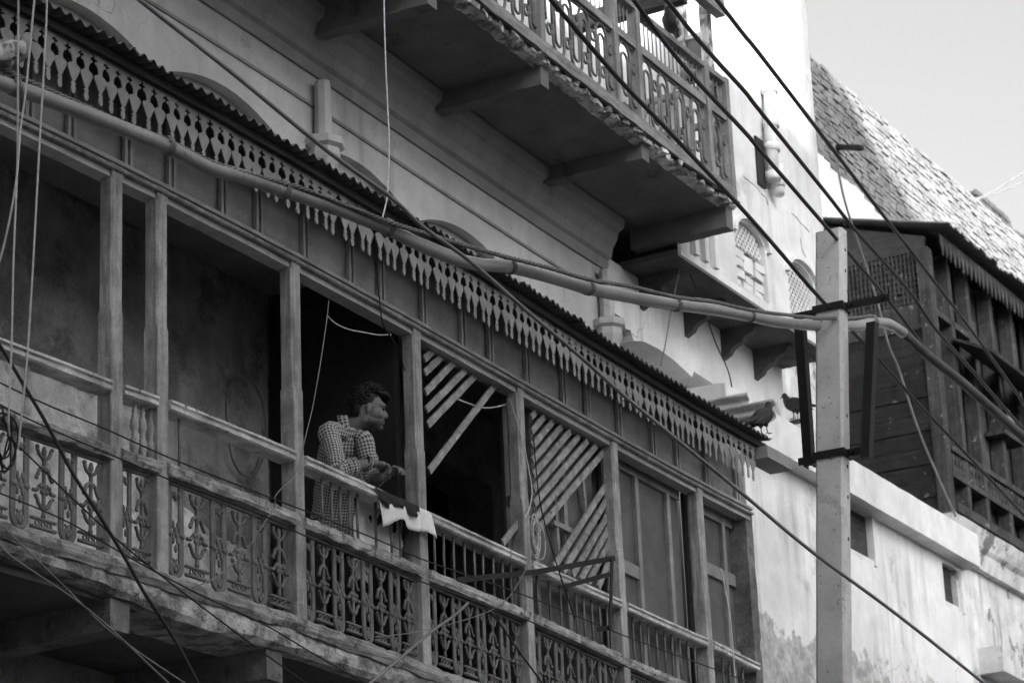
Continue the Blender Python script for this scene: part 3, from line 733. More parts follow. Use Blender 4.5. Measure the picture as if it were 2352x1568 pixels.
b = FB(); b.box(US1-.08, US1-.04, -.305, -.165, ZR2+.421, ZR2+.46); b.build('door_rail', 'white_trim', ub)
s0, z0 = hit(1500, 25, -.3)
b = FB(); b.box(s0-.05, s0+.05, WALL+.0, -.02, z0, z0+.13); b.build('verandah_beam', 'dark_wood', ub)
b = FB(); b.box(US0, US1, -.06, .02, z0+.131, z0+.28, 30); b.build('verandah_plate', 'ubwood', ub)
# upper storey wall behind the balcony
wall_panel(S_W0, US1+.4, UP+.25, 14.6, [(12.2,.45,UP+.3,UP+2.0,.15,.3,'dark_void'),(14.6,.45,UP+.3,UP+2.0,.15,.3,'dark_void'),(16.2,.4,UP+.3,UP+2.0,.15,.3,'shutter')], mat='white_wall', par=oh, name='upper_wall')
b = FB(); b.box(S_W0, 19.0, -5.0, WALL+.01, 14.6, 14.8, 10); b.build('roof', 'white_wall', oh)
# ------------------------------------------------------------------ white house next door: jutting upper block, ledge, lower wall
TO = -.5
S_T1 = hit(1890, 500, TO)[0]; S_T0 = US1+.0; S_B0 = US1-.06
ZO = hit(1787, 724, TO)[1]                  # underside of the jutting block
wh = thing('white_house', mp(22, -1.2, 0), 'white plastered house with jutting upper block, lattice windows and long ledge', 'house')
def h2(x, y): return hit(x, y, TO)
j1a, j1b = h2(1692, 600)[0], h2(1762, 640)[0]; j2a, j2b = h2(1811, 650)[0], h2(1872, 690)[0]
zj1, zj2 = h2(1725, 517)[1], h2(1838, 606)[1]
J = [((j1a+j1b)/2, (j1b-j1a)/2, ZO+.05, zj1-.17, .16, .14, None), ((j2a+j2b)/2, (j2b-j2a)/2, ZO+.05, zj2-.17, .16, .14, None)]
wall_panel(S_B0, S_T0, ZO, UP-.01, [], o=TO, mat='white_wall', par=wh, name='block_wall', cell=.5)
wall_panel(S_T0, S_T1, ZO, 15.2, J, o=TO, mat='white_wall', par=wh, name='tower_wall')
b = FB(); b.box(S_T0+.002, S_T0+.1, WALL+.01, TO-.003, UP+.11, 15.2); b.build('tower_return_wall', 'white_wall', wh)
b = FB(); b.box(S_T1-.2, S_T1-.004, -4.5, TO-.004, ZO+.01, 15.2); b.build('tower_side_wall', 'white_wall', wh)
b = FB(); b.box(S_T0, S_T1, -4.5, TO-.01, 15.2, 15.35, 4); b.build('roof', 'white_trim', wh)
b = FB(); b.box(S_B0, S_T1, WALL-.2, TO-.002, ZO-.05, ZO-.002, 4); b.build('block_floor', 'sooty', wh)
b = FB(); b.box(S_B0, S_T1+.02, TO+.0, TO+.03, ZO-.06, ZO-.0, 8); b.build('drip_edge', 'white_trim', wh)
b = FB(); b.box(S_T0, S_T1-.25, TO-.9, TO-.75, ZO, 11.5, 4); b.build('inner_partition', 'dark_void', wh)
# lattice in the two arched windows; the first is half bricked up
def lattice(h, z0, name='window_lattice'):
    m = FB(); c, hf, zb_, zs, rise, d, _ = h; st = .075; o0 = TO-.075
    def top(s): return zs+rise*math.sqrt(max(0, 1-((s-c)/hf)**2))
    for sg in (-1, 1):
        k = -30
        while k < 40:
            pts = []
            for i in range(41):
                s = c-hf+2*hf*i/40; z = z0+k*st+sg*(s-c)*1.15
                if z0 <= z <= top(s): pts.append((s, z))
            if len(pts) > 1:
                (a, za_), (e, ze_) = pts[0], pts[-1]; w = .013
                m.add([(a,o0,za_-w),(e,o0,ze_-w),(e,o0,ze_+w),(a,o0,za_+w),(a,o0+.03,za_-w),(e,o0+.03,ze_-w),(e,o0+.03,ze_+w),(a,o0+.03,za_+w)], [[0,1,2,3],[4,5,6,7],[0,1,5,4],[3,2,6,7],[0,3,7,4],[1,2,6,5]])
            k += 1
    o = m.build(name, 'white_trim', wh, kind='stuff'); return o
zbr = h2(1725, 575)[1]
lattice(J[0], zbr); lattice(J[1], J[1][2])
# hood mouldings
for h in J:
    m = FB(); vs = []; fs = []; n = 14
    for i in range(n+1):
        t = math.pi*i/n; s = h[0]-(h[1]+.02)*math.cos(t); z = h[3]+(h[4]+.02)*math.sin(t)
        s2 = h[0]-(h[1]+.06)*math.cos(t); z2 = h[3]+(h[4]+.055)*math.sin(t)
        vs += [(s,TO+.0,z),(s,TO+.04,z),(s2,TO+.04,z2),(s2,TO+.0,z2)]
    for i in range(n):
        for k in range(4): fs.append([4*i+k, 4*i+(k+1) % 4, 4*i+4+(k+1) % 4, 4*i+4+k])
    m.add(vs, fs); m.build('window_hood', 'white_trim', wh)
# rough bricks filling the first window
bb = MB(); bb.box(-.1, .1, -.05, .05, -.036, .036); brm, _c = bb.mesh('fill_brick', 'white_trim', center=False)
z = J[0][2]+.04; r = 0
while z < zbr-.03:
    s = J[0][0]-J[0][1]+(.1 if r % 2 else .05)
    while s < J[0][0]+J[0][1]-.02:
        place('fill_brick', brm, mp(s, TO-.07+random.uniform(-.02, .015), z), wh, rot=(0, random.uniform(-.06, .06), ang(s)+random.uniform(-.08, .08)), scale=(random.uniform(.75, 1), 1, random.uniform(.85, 1)))
        s += .215
    z += .085; r += 1
b = FB(); b.box(J[0][0]-J[0][1], J[0][0]+J[0][1], TO-.16, TO-.13, J[0][2], zbr, 2); b.build('fill_backing', 'mortar', wh)
# small balustrade slots left of the bricked window
for x in (1590, 1612, 1634):
    s = h2(x, 580)[0]; b = FB(); b.box(s-.035, s+.035, TO+.004, TO+.05, ZO+.02, ZO+.75); b.build('pilaster_strip', 'white_trim', wh)
# curly brackets under the block
brp = [(q[0]*.8, q[1]*.62) for q in ((0,0),(-.44,0),(-.44,-.05),(-.40,-.07),(-.38,-.12),(-.33,-.135),(-.27,-.17),(-.25,-.23),(-.19,-.25),(-.12,-.30),(-.09,-.36),(-.03,-.40),(0,-.42))]
for x in (1543, 1640, 1720, 1790):
    s = hit(x, 760, -.75)[0]; b = FB(); b.prism([(WALL-q[0], ZO-.051+q[1]) for q in brp], s-.035, s+.035, 'yz'); b.build('curled_bracket', 'sooty', wh)
# middle wall, ledge and lower wall
S_H0 = S_W1-.02; S_L1 = hit(2252, 1290, -.5)[0]
ZLB = hit(2255, 1304, -.5)[1]; ZLT = hit(2255, 1233, -.5)[1]
def cv(X, Y): return hit((1806+X/1.62)/KPX, (484+Y/1.62)/KPX, WALL)
cp = [cv(*q) for q in ((285,850),(330,880),(335,930),(370,940),(385,995),(440,1000),(520,1040),(600,1100),(690,1185),(700,1155),(832,1240),(838,1300))]
wall_panel(S_H0, S_T1, ZLT-.06, ZO-.04, [((cp[0][0]+cp[-1][0])/2, (cp[-1][0]-cp[0][0])/2, 8.0, max(q[1] for q in cp), .02, .28, 'house_wall', cp)], mat='white_wall', par=wh, name='middle_wall', cell=.3)
b = FB(); b.sweep([(-1.1,0),(-.5,0),(-.5,ZLT-ZLB),(-.54,ZLT-ZLB+.01),(-1.1,ZLT-ZLB+.03)], hit(1745, 1010, -.5)[0]-.6, S_L1, 40, .004, 4, lambda s: ZLB); b.build('ledge', 'white_trim', wh)
LW = -.66
w1 = [hit(x, 1200, LW)[0] for x in (1955, 2004)]; w2 = [hit(x, 1340, LW)[0] for x in (2168, 2208)]
zw1 = (hit(1990, 1290, LW)[1], hit(1990, 1165, LW)[1]); zw2 = (hit(2185, 1395, LW)[1], ZLB-.02)
HW = [((w1[0]+w1[1])/2-.25, (w1[1]-w1[0])/2+.25, zw1[0], zw1[1]-.02, .02, .05, None), ((w2[0]+w2[1])/2, (w2[1]-w2[0])/2, zw2[0], zw2[1]-.04, .02, .06, None)]
wall_panel(S_R+.03, S_L1-.06, 0, ZLB-.0, HW, o=LW, mat='damp_wall', par=wh, name='lower_wall', cell=.4)
for h in HW:
    b = FB(); b.box(h[0]-h[1], h[0]+h[1], LW-h[5]-.03, LW-h[5], h[2], h[3]+.03); b.build('window_pane', 'dark_wood', wh)
    b = FB(); b.box(h[0]+h[1]-.05, h[0]+h[1]-.002, LW-h[5]+.002, LW+.02, h[2], h[3]+.015); b.build('window_frame', 'white_trim', wh)
    b = FB(); b.box(h[0]-h[1]+.002, h[0]+h[1]-.052, LW-h[5]+.002, LW-h[5]+.05, h[2], h[2]+.05); b.build('window_sill', 'white_trim', wh)
b = FB(); b.box(S_L1-.25, S_L1-.062, -6, LW-.004, 0, ZLT); b.build('gable_wall', 'stain_wall', wh)
b = FB(); b.box(S_T1-.2, S_T1-.005, -4.5, WALL-.004, ZLT-.2, ZO); b.build('middle_side_wall', 'white_wall', wh)
# narrow white pilaster strip beside the balcony end and a low pipe
b = FB(); b.box(S_R+.13, S_R+.75, LW-.005, LW+.06, 0, ZLB-.01); b.build('pilaster', 'white_wall', wh)
# drain pipes on the tower
def pipe(pts, r, name='drain_pipe', par=None, mat='white_trim', cl=()):
    b = MB(); b.tube([P3(x, y, o) for x, y, o in pts], r, 10); p = b.build(name, mat, par, smooth=True)
    for x, y, o in cl:
        c = P3(x, y, o); q = MB(); q.lathe([(r*1.0,-.04),(r*1.3,-.035),(r*1.3,.035),(r*1.0,.04)], 10, c); q.build('pipe_collar', mat, p, smooth=True)
    return p
pipe([(1768, 200, TO+.08), (1770, 300, TO+.08), (1775, 410, TO+.08)], .055, par=wh, cl=((1768, 206, TO+.08), (1771, 285, TO+.08), (1773, 340, TO+.08), (1776, 405, TO+.08)))
pipe([(1786, 380, TO+.08), (1789, 448, TO+.08)], .05, par=wh, cl=((1786, 420, TO+.08),))
b = FB(); s, z = h2(1745, 375); b.box(s-.09, s+.06, TO+.003, TO+.02, z-.22, z+.22); b.build('vent_slot', 'dark_void', wh)

# cracks in the plaster of the tower
for pts in ([(1708,406),(1722,418),(1736,428),(1750,446),(1760,455),(1766,478)],[(1818,490),(1828,498),(1838,512),(1850,522),(1862,536)],[(1838,545),(1842,572),(1853,598)]):
    b = MB(); pp = []
    for (x0, y0), (x1, y1) in zip(pts, pts[1:]):
        for k in range(4): t = k/4; pp.append(P3(lerp(x0, x1, t)+1.6*nz(x0+k*1.7), lerp(y0, y1, t)+1.6*nz(y0+k*2.1), TO+.001))
    b.tube(pp, [.0045*(.5+abs(nz(i*.9))) for i in range(len(pp))], 5); b.build('crack', 'mortar', wh)
# ------------------------------------------------------------------ neighbour with brick parapet and dark timber oriel
DH = -1.15; MW = -2.4
nh = thing('timber_house', mp(28, -2.5, 0), 'dark decayed timber house with boarded oriel under a brick parapet', 'house')
sc0, _ = hit(2148, 800, DH)                 # front corner of the oriel
ZP = hit(2100, 338, MW)[1]                  # top of the parapet
ZPB = hit(1900, 330, MW)[1]-.15
def parz(s): return ZP
b = FB(); b.box(22.6, 40, MW-.3, MW-.02, ZPB-5.5, ZP-.03, 24); b.build('parapet_core', 'mortar', nh)
b = FB(); b.box(22.6, 40, MW-.31, MW-.012, 0, ZPB-.9, 24); b.build('main_wall', 'stain_wall', nh)
# plaster skirt below the bricks: ragged upper edge
b = FB(); n = 60; vs = []; fs = []
zsk = lambda s: ZPB+.05-.22*(s-25.5)*.35+.10*nz(s*2.3)+.05*nz(s*7)
for i in range(n+1):
    s = lerp(22.6, 40, i/n); vs += [(s, MW+.025, ZPB-.95), (s, MW+.025, max(ZPB-.9, zsk(s))), (s, MW-.01, max(ZPB-.9, zsk(s))+.02)]
for i in range(n): fs += [[3*i, 3*i+3, 3*i+4, 3*i+1], [3*i+1, 3*i+4, 3*i+5, 3*i+2]]
b.add(vs, fs); b.build('plaster_skirt', 'white_trim', nh)
bb = MB(); bb.box(-.098, .098, -.03, .03, -.0225, .0225); pbm, _c = bb.mesh('brick', 'brick', center=False)
rows = int((ZP-ZPB+.6)/.053); slots = []
for r in range(rows):
    z = ZP-.03-r*.053; s = 24.6+(.1 if r % 2 else 0)+random.uniform(0, .04)
    while s < 36:
        if z > zsk(s)-.02: slots.append((s, z))
        s += random.uniform(.195, .222)
# the bricks that show largest are pieces of their own, the rest one mass
def depth(q): return (mp(q[0], MW, q[1])-Vector((0, 0, EYE))).length
slots.sort(key=depth)
for s, z in slots[:290]:
    place('brick', pbm, mp(s+random.uniform(-.012, .012), MW+random.uniform(-.012, .012), z+random.uniform(-.004, .004)), nh, rot=(random.uniform(-.04, .04), random.uniform(-.035, .035), ang(s)+random.uniform(-.05, .05)), scale=(random.uniform(.9, 1.02), 1, random.uniform(.9, 1.04)))
b = MB()
for s, z in slots[290:]:
    b.xf = Matrix.Translation(mp(s+random.uniform(-.012, .012), MW+random.uniform(-.012, .012), z+random.uniform(-.006, .006))) @ Matrix.Rotation(ang(s)+random.uniform(-.05, .05), 4, 'Z') @ Matrix.Rotation(random.uniform(-.03, .03), 4, 'Y')
    b.box(-.097, .097, -.03, .03, -.022, .022)
if b.v: b.build('far_bricks', 'brick', nh, kind='stuff')
c_ = P3(1922, 338, MW); e_ = P3(1978, 340, MW+.55)
b = MB(); b.tube([c_, e_], .035, 10); b.build('spout', 'steel_dark', nh, smooth=True)
# oriel: side boards, corner post, front frame
OS0 = MW
zof, zob = hit(2185, 1175, DH)[1], hit(2148, 585, DH)[1]
M('oriel_wood', .018, .45, 7, .9, rough=.85, grain=(4, 2, 30), peel=(.14, .67, 9.), streak=.5, bdist=.012)
M('oriel_trim', .055, .35, 9, .6, rough=.85, grain=(30, 30, 3), peel=(.26, .65, 12.), bdist=.008)
zb_list = [hit(2150, y, DH)[1] for y in (1165, 1125, 1085, 1040, 1000, 955)]
zl = zof
for i in range(9):
    z0 = zl+i*.175; z1 = z0+.168
    m = FB(); k = 8; vs = []; fs = []
    for q in range(k+1):
        o = lerp(OS0, DH-.03, q/k); vs += [(sc0-.01, o, z0+.006*nz(q, i)), (sc0-.03-.012*(i % 2)-.006*nz(q*.7, i), o, z0+.008*nz(q*.9, i)), (sc0-.03-.012*(i % 2), o, z1), (sc0-.01, o, z1)]
    for q in range(k):
        for w in range(4): fs.append([4*q+w, 4*q+(w+1) % 4, 4*q+4+(w+1) % 4, 4*q+4+w])
    fs += [[3,2,1,0],[4*k,4*k+1,4*k+2,4*k+3]]
    m.add(vs, fs); m.build('side_board', 'oriel_wood', nh)
ztop = zl+9*.175
b = FB(); b.box(sc0-.012, sc0+.06, OS0, DH-.03, ztop, hit(2100, 700, DH-.3)[1]+.0); b.build('side_panel', 'oriel_wood', nh)
zla = hit(2130, 715, DH-.15)[1]; zlb = hit(2130, 608, DH-.15)[1]
b = FB(); b.box(sc0-.03, sc0+.03, OS0, DH-.03, zla-.28, zla-.005); b.build('side_rail', 'oriel_trim', nh)
m = FB()
for i in range(26):
    o = lerp(OS0+.02, DH-.1, i/25); z0 = zla+random.choice((0, 0, 0, .15)); m.box(sc0-.03, sc0-.018, o-.008, o+.008, z0, zlb)
for i in range(9):
    z = lerp(zla+.03, zlb-.03, i/8); m.box(sc0-.016, sc0-.006, OS0+.02, DH-.1, z-.016, z+.016)
m.build('side_lattice', 'oriel_trim', nh, kind='stuff')
b = FB(); b.box(sc0+.05, sc0+.1, OS0, DH-.05, zla-.1, zlb+.2); b.build('lattice_backing', 'dark_void', nh)
zrf = hit(2205, 545, DH+.25)[1]; zrb = zrf+.42
b = FB(); zq = hit(2140, 585, DH)[1]
m = FB(); m.prism([(OS0, zlb+.001), (DH-.02, zlb+.001), (DH+.0, zrf-.06), (OS0, zrb-.06)], sc0-.03, sc0+.02, 'yz'); m.build('gable_sheet', 'fascia', nh)
b = FB(); b.box(sc0-.06, sc0+.09, DH-.10, DH+.03, zof-.02, zlb+.02); b.build('corner_post', 'oriel_trim', nh)
# roof of small corrugated sheets
for k in range(9):
    a = sc0-.12+k*.9
    o = corr_sheet(a, a+.95, DH+.30+.04*random.uniform(-1, 1), OS0, lambda x: zrf-.01, lambda x: zrb, per=.09, amp=.016, dz=.006*(k % 2), rag=.06).build('roof_sheet', 'tin', nh, smooth=True)
    o.modifiers.new('s', 'SOLIDIFY').thickness = .003
# toothed valance
tv = MB(); tv.prism([(-.055, 0), (.055, 0), (.05, -.10), (.012, -.21), (0, -.24), (-.012, -.21), (-.05, -.10)], -.006, .006); tvm, _c = tv.mesh('toothed_board', 'oriel_trim', center=False)
s = sc0+.05
while s < sc0+7:
    place('toothed_board', tvm, mp(s, DH+.16, zrf-.06), nh, rot=(0, random.uniform(-.05, .05), ang(s)), scale=(1, 1, random.uniform(.9, 1.1))); s += .118
# front: posts, boards, rails, balusters, carved base
front_z0, front_z1 = zof, zrf-.1
b = FB(); b.box(sc0, sc0+8, DH-.20, DH-.14, zof, front_z1, 6); b.build('front_boards', 'dark_void', nh)
rf = random.Random(11); s = sc0+.12
while s < sc0+7:                            # upright planks of uneven width, some slipped or missing
    w = rf.uniform(.10, .2)
    if rf.random() > .16:
        z0 = zof+rf.choice((0, .02, .25, .6)); z1 = front_z1-rf.choice((0, 0, .05, .4, .9)); t = rf.uniform(-.03, .03); m = FB(); oo = DH-.13+rf.uniform(-.03, .03)
        m.add([(s, oo, z0), (s+w*.92, oo, z0+rf.uniform(-.05, .05)), (s+w*.92+t, oo, z1+rf.uniform(-.08, .08)), (s+t, oo, z1), (s, oo+.02, z0), (s+w*.92, oo+.02, z0), (s+w*.92+t, oo+.02, z1), (s+t, oo+.02, z1)], [[0,1,2,3],[4,5,6,7],[0,1,5,4],[1,2,6,5],[2,3,7,6],[3,0,4,7]])
        m.build('front_plank', rf.choice(('oriel_wood', 'oriel_wood', 'oriel_trim', 'dark_wood')), nh)
    s += w
for k, x in enumerate((2200, 2240, 2290, 2335)):
    s = hit(x, 900, DH)[0]; b = FB(); b.box(s-.05, s+.05, DH-.12, DH+.02, zof, front_z1); b.build('front_post', 'oriel_trim', nh)
for (x, y, w, oo) in ((2200, 755, .07, .02), (2250, 1075, .06, .04), (2250, 1130, .06, .03), (2250, 1200, .10, .05)):
    z = hit(x, y, DH)[1]; b = FB(); b.box(sc0+.1, sc0+8, DH-.1, DH+oo, z-w/2, z+w/2, 8); b.build('front_rail', 'oriel_trim', nh)
zr1, zr0 = hit(2250, 1078, DH)[1], hit(2250, 1127, DH)[1]
bl = MB(); H_ = zr1-zr0; bl.lathe([(.014,0),(.02,H_*.1),(.026,H_*.3),(.014,H_*.5),(.02,H_*.55),(.026,H_*.75),(.014,H_)], 7); blm, _c = bl.mesh('baluster', 'oriel_trim', smooth=True, center=False)
s = sc0+.2
while s < sc0+5: place('baluster', blm, mp(s, DH, zr0), nh); s += .095
# sagging shade board on the front
b = FB(); zz = hit(2180, 745, DH+.3)[1]
b.add([(sc0+.4,DH+.02,zz+.12),(sc0+3,DH+.02,zz+.12),(sc0+3,DH+.45,zz-.1),(sc0+.4,DH+.45,zz-.1)], [[0,1,2,3]]); o = b.build('shade_board', 'dark_wood', nh); o.modifiers.new('s', 'SOLIDIFY').thickness = .03
# carved band and lower wall under the oriel
b = FB(); b.sweep([(MW,-.35),(DH-.1,-.35),(DH-.06,-.2),(DH-.02,-.16),(DH+.02,-.08),(DH+.05,0),(MW,0)], sc0-.05, sc0+9, 60, .012, 6, lambda s: zof-.01); b.build('carved_band', 'stain_wall', nh)
b = FB(); b.box(sc0+.1, sc0+10, MW, DH-.18, 0, zof-.34, 14); b.build('lower_wall', 'stain_wall', nh)
# concrete sill at the bottom right
s, z = hit(2262, 1490, DH-.1); b = FB(); b.box(s, s+2.5, DH-.2, DH+.08, z-.25, z+.02, 4); b.build('sill', 'stain_wall', nh)
M('shaded_brick', .07, .4, 9, .8, rough=.95, peel=(.16, .62, 5., .04), bdist=.02)  # brick of the ruin, its shade put into the darker colour
# ruined wall behind
rw = thing('ruined_wall', mp(45, -6, 12), 'ruined brick and rubble wall end standing behind the parapet', 'wall')
c0 = P3(2240, 470, -7.0); c1 = P3(2312, 560, -7.0)
b = FB(); s0, z1 = hit(2243, 455, -7); s1, _ = hit(2316, 455, -7); b.box(s0, s1, -7.4, -7, 8, z1+.15, 4); b.build('pier', 'shaded_brick', rw)
sj = MB(); sj.box(-.115, .115, -.03, .03, -.036, .036); rbm, _c = sj.mesh('brick', 'shaded_brick', center=False)
z = z1+.1; r = 0
while z > z1-1.6:
    s = s0+.1+(.11 if r % 2 else 0)
    while s < s1: place('brick', rbm, mp(s, -7+.0, z), rw, rot=(0, 0, ang(s)+random.uniform(-.04, .04)), scale=(1.35, 1, 1.35)); s += .34
    z -= .125; r += 1
rb = MB(); rb.ball((0, 0, 0), .17, .12, .13, 6, 4); rkm, _c = rb.mesh('rubble_stone', 'shaded_brick', center=False)
for i in range(90):
    s = s1+.15+random.uniform(0, 2.4); z = z1+.15-random.uniform(0, 1.8); place('rubble_stone', rkm, mp(s, -7.05+random.uniform(-.1, .05), z), rw, rot=(random.random()*3, random.random()*3, random.random()*3), scale=[random.uniform(.5, 1.2) for _ in range(3)])
b = FB(); b.box(s1+.02, s1+5, -7.5, -7.1, 7, z1+.1, 4); b.build('rubble_core', 'shaded_brick', rw)
# ------------------------------------------------------------------ concrete pole with clamp frames
PO = 1.5
def po(z): return 1.37+(z-5.59)*.0758
s_p = hit(1912, 1000, PO)[0]; z_p1 = hit(1912, 532, 1.62)[1]
pole = thing('utility_pole', mp(s_p, po(0), 0), 'square grey concrete utility pole with dark steel clamp frames', 'pole')
b = FB(); vs = []; fs = []; nn = 60
for i in range(nn+1):
    z = lerp(-.02, z_p1, i/nn); k = lerp(1.22, .96, i/nn); a, d, c = .068*k, .098*k, .016
    e = [.003*nz(z*3.1, q*1.7) + (.004*nz(z*23, q) if abs(nz(z*5, q)) > .25 else 0) for q in range(8)]
    ring = [(-a+c, -d), (a-c, -d), (a, -d+c), (a, d-c), (a-c, d), (-a+c, d), (-a, d-c), (-a, -d+c)]
    for q, (x, y) in enumerate(ring): vs.append((s_p+x+e[q]*.6, po(z)+y+e[q]*.6, z+(.012*nz(q*2.2) if i == nn else 0)))
for i in range(nn):
    for k in range(8): fs.append([8*i+k, 8*i+(k+1) % 8, 8*i+8+(k+1) % 8, 8*i+8+k])
fs += [list(range(8))[::-1], list(range(8*nn, 8*nn+8))]
b.add(vs, fs); b.build('shaft', 'concrete', pole)
def hole(px, py):
    zc = hit(px, py, PO+.1)[1]; d = .098*lerp(1.22, .96, zc/z_p1)+po(zc)-PO
    b = FB(); n = 10; b.prism([(s_p+.012+.010*math.cos(2*math.pi*k/n), zc+.013*math.sin(2*math.pi*k/n)) for k in range(n)], PO+d-.01, PO+d+.003); b.build('bolt_hole', 'dark_void', pole)
for y in (553, 605, 955, 1130, 1220, 1310): hole(1943, y)
for y in (645, 1060): hole(1938, y)
zu = hit(1914, 735, PO)[1]; zd = hit(1914, 1046, PO)[1]
def strap(z, o0, o1, h=.05, tag_='clamp'):
    PO = po(z)
    k = lerp(1.22, .96, z/z_p1); a, d = .068*k+.006, .098*k+.006
    b = FB(); b.box(s_p-a-.008, s_p-a, PO-d, PO+d, z-h/2, z+h/2); b.box(s_p+a, s_p+a+.008, PO-d, PO+d, z-h/2, z+h/2); b.box(s_p-a-.008, s_p+a+.008, PO+d, PO+d+.008, z-h/2, z+h/2); b.box(s_p-a-.008, s_p+a+.008, PO-d-.008, PO-d, z-h/2, z+h/2)
    c = b.build('clamp', 'steel_dark', pole)
    b = FB(); b.box(s_p-.02, s_p-.008, PO+d+.009, PO+o1, z-h/2, z+h/2); b.build('arm', 'steel_dark', c)
    b = FB(); b.box(s_p-.02, s_p-.008, PO-o0, PO-d-.009, z-h/2, z+h/2); b.build('arm', 'steel_dark', c)
    for o in (PO+d+.05, PO+o1-.04):
        q = MB(); p = mp(s_p-.022, o, z); dv = mp(s_p-.05, o, z)-p; q.tube([p, p+dv], .011, 6); q.build('bolt', 'steel_dark', c)
strap(zu, .27, .42); strap(zd, .24, .28)
def channel(p, q, o0, o1, w=.035):
    a = P3(*p, o0); c = P3(*q, o1); b = MB(); d = (c-a)/6; vs = []; fs = []
    pr = [(-w, -w*.9), (w, -w*.9), (w, -w*.6), (-w*.7, -w*.6), (-w*.7, w*.6), (w, w*.6), (w, w*.9), (-w, w*.9)]
    for i in range(7): vs += [a+d*i+Vector((x, y, 0)) for x, y in pr]
    for i in range(6):
        for k in range(8): fs.append([8*i+k, 8*i+(k+1) % 8, 8*i+8+(k+1) % 8, 8*i+8+k])
    fs += [list(range(8))[::-1], list(range(48, 56))]
    b.add(vs, fs); b.build('channel_bar', 'steel_dark', pole)
channel((1838, 745), (1860, 1072), po(zu)-.24, po(zd)-.20); channel((2004, 742), (1990, 1052), po(zu)+.27, po(zd)+.25)
# ------------------------------------------------------------------ cables
def catmull(pts, n=6):
    out = []
    for i in range(len(pts)-1):
        p0 = pts[max(i-1, 0)]; p1 = pts[i]; p2 = pts[i+1]; p3 = pts[min(i+2, len(pts)-1)]
        for k in range(n):
            t = k/n; out.append(.5*((2*p1)+(p2-p0)*t+(2*p0-5*p1+4*p2-p3)*t*t+(3*p1-p0-3*p2+p3)*t**3))
    out.append(pts[-1]); return out
def path(pix, o0, o1=None, n=6):
    """pixels -> points; o given per point, or running evenly from o0 to o1 along the span"""
    L_ = len(pix); pts = []
    for i, q in enumerate(pix):
        o = q[2] if len(q) > 2 else lerp(o0, o0 if o1 is None else o1, (q[0]-pix[0][0])/(pix[-1][0]-pix[0][0]) if abs(pix[-1][0]-pix[0][0]) > 60 else i/(L_-1))
        pts.append(P3(q[0], q[1], o))
    return catmull(pts, n)
def cable(name, pix, o0, o1, r, mat, label, group=None, n=6, sides=7, cat='cable'):
    b = MB(); b.tube(path(pix, o0, o1, n), r, sides); return b.build(name, mat, None, True, label, cat, group)
CON = [(-40,176),(0,190),(120,232),(280,295),(385,338),(480,385),(560,406),(650,437),(780,481),(890,525),(960,560),(1050,595),(1100,607),(1170,613),(1260,635),(1350,662),(1450,683),(1550,700),(1650,713),(1720,726),(1800,741),(1880,748),(1960,749),(2005,741),(2040,744),(2075,765),(2130,815),(2200,870),(2280,940),(2352,1005),(2420,1060)]
cpts = path(CON, .62, 1.72)
kc = 25*6
b = MB(); b.tube(cpts[:kc+1], [.037+.0025*nz(i*.35) for i in range(kc+1)], 12); con = b.build('thick_cable', 'conduit', None, True, 'thick pale grey cable slung across the front of the balcony to the pole', 'cable')
b = MB(); b.tube(cpts[kc:], [.036+.004*nz(i*.6) for i in range(len(cpts)-kc)], 12); b.build('shaded_stretch', 'shaded_conduit', con, True)  # same cable past the pole, coloured darker to stand for shade
def nearest(px, py):
    tgt = ray(px, py).normalized(); return max(range(len(cpts)), key=lambda i: (cpts[i]-Vector((0, 0, EYE))).normalized().dot(tgt))
for px, py in ((38, 200), (385, 335), (650, 437), (885, 525), (1165, 612), (1355, 662), (1555, 701), (1715, 725), (1880, 748), (2003, 741)):
    i = nearest(px, py); p = cpts[i]; d = (cpts[min(i+1, len(cpts)-1)]-cpts[i-1]).normalized(); a = d.cross(Vector((0, 0, 1))).normalized(); u = a.cross(d)
    b = MB(); pts = []
    for k in range(34):
        t = 2*math.pi*k/11; pts.append(p+d*(-.02+.04*k/33)+(a*math.cos(t)*.044+u*(math.sin(t)*.046+.006)))
    b.tube(pts, .004, 5); b.build('lashing', 'grey_cable', con, True)
# twisted messenger wire lying on the cable
ROPE = [(-40,150),(0,172),(60,200),(200,262),(300,305),(385,338),(500,392),(650,436),(700,450),(885,521),(960,545),(1060,575),(1165,604),(1260,628),(1355,655),(1455,672),(1555,695),(1640,705),(1715,722),(1800,734),(1880,742),(1960,742),(2003,736)]
rp = path(ROPE, .60, 1.66, 16); b = MB()
for st in range(3):
    pts = []; acc = 0
    for i, p in enumerate(rp):
        if i: acc += (p-rp[i-1]).length
        d = (rp[min(i+1, len(rp)-1)]-rp[max(i-1, 0)]).normalized(); a = d.cross(Vector((0, 0, 1))).normalized(); u = a.cross(d)
        t = acc/.11*2*math.pi+st*2.094; pts.append(p+(a*math.cos(t)+u*math.sin(t))*.0075+u*.035)
    b.tube(pts, .0075, 5)
b.build('messenger_wire', 'wire_rope', None, True, 'dark twisted steel wire lying on top of the thick grey cable', 'wire')
cable('diagonal_cable', [(300,-20),(320,0),(530,165),(750,345),(900,455),(970,520),(1080,600),(1200,705),(1330,816),(1450,922),(1690,1120),(1860,1262),(2060,1410),(2270,1576)], 1.0, 1.95, .0115, 'grey_cable', 'thin grey cable running diagonally down across valance and pole', n=8)
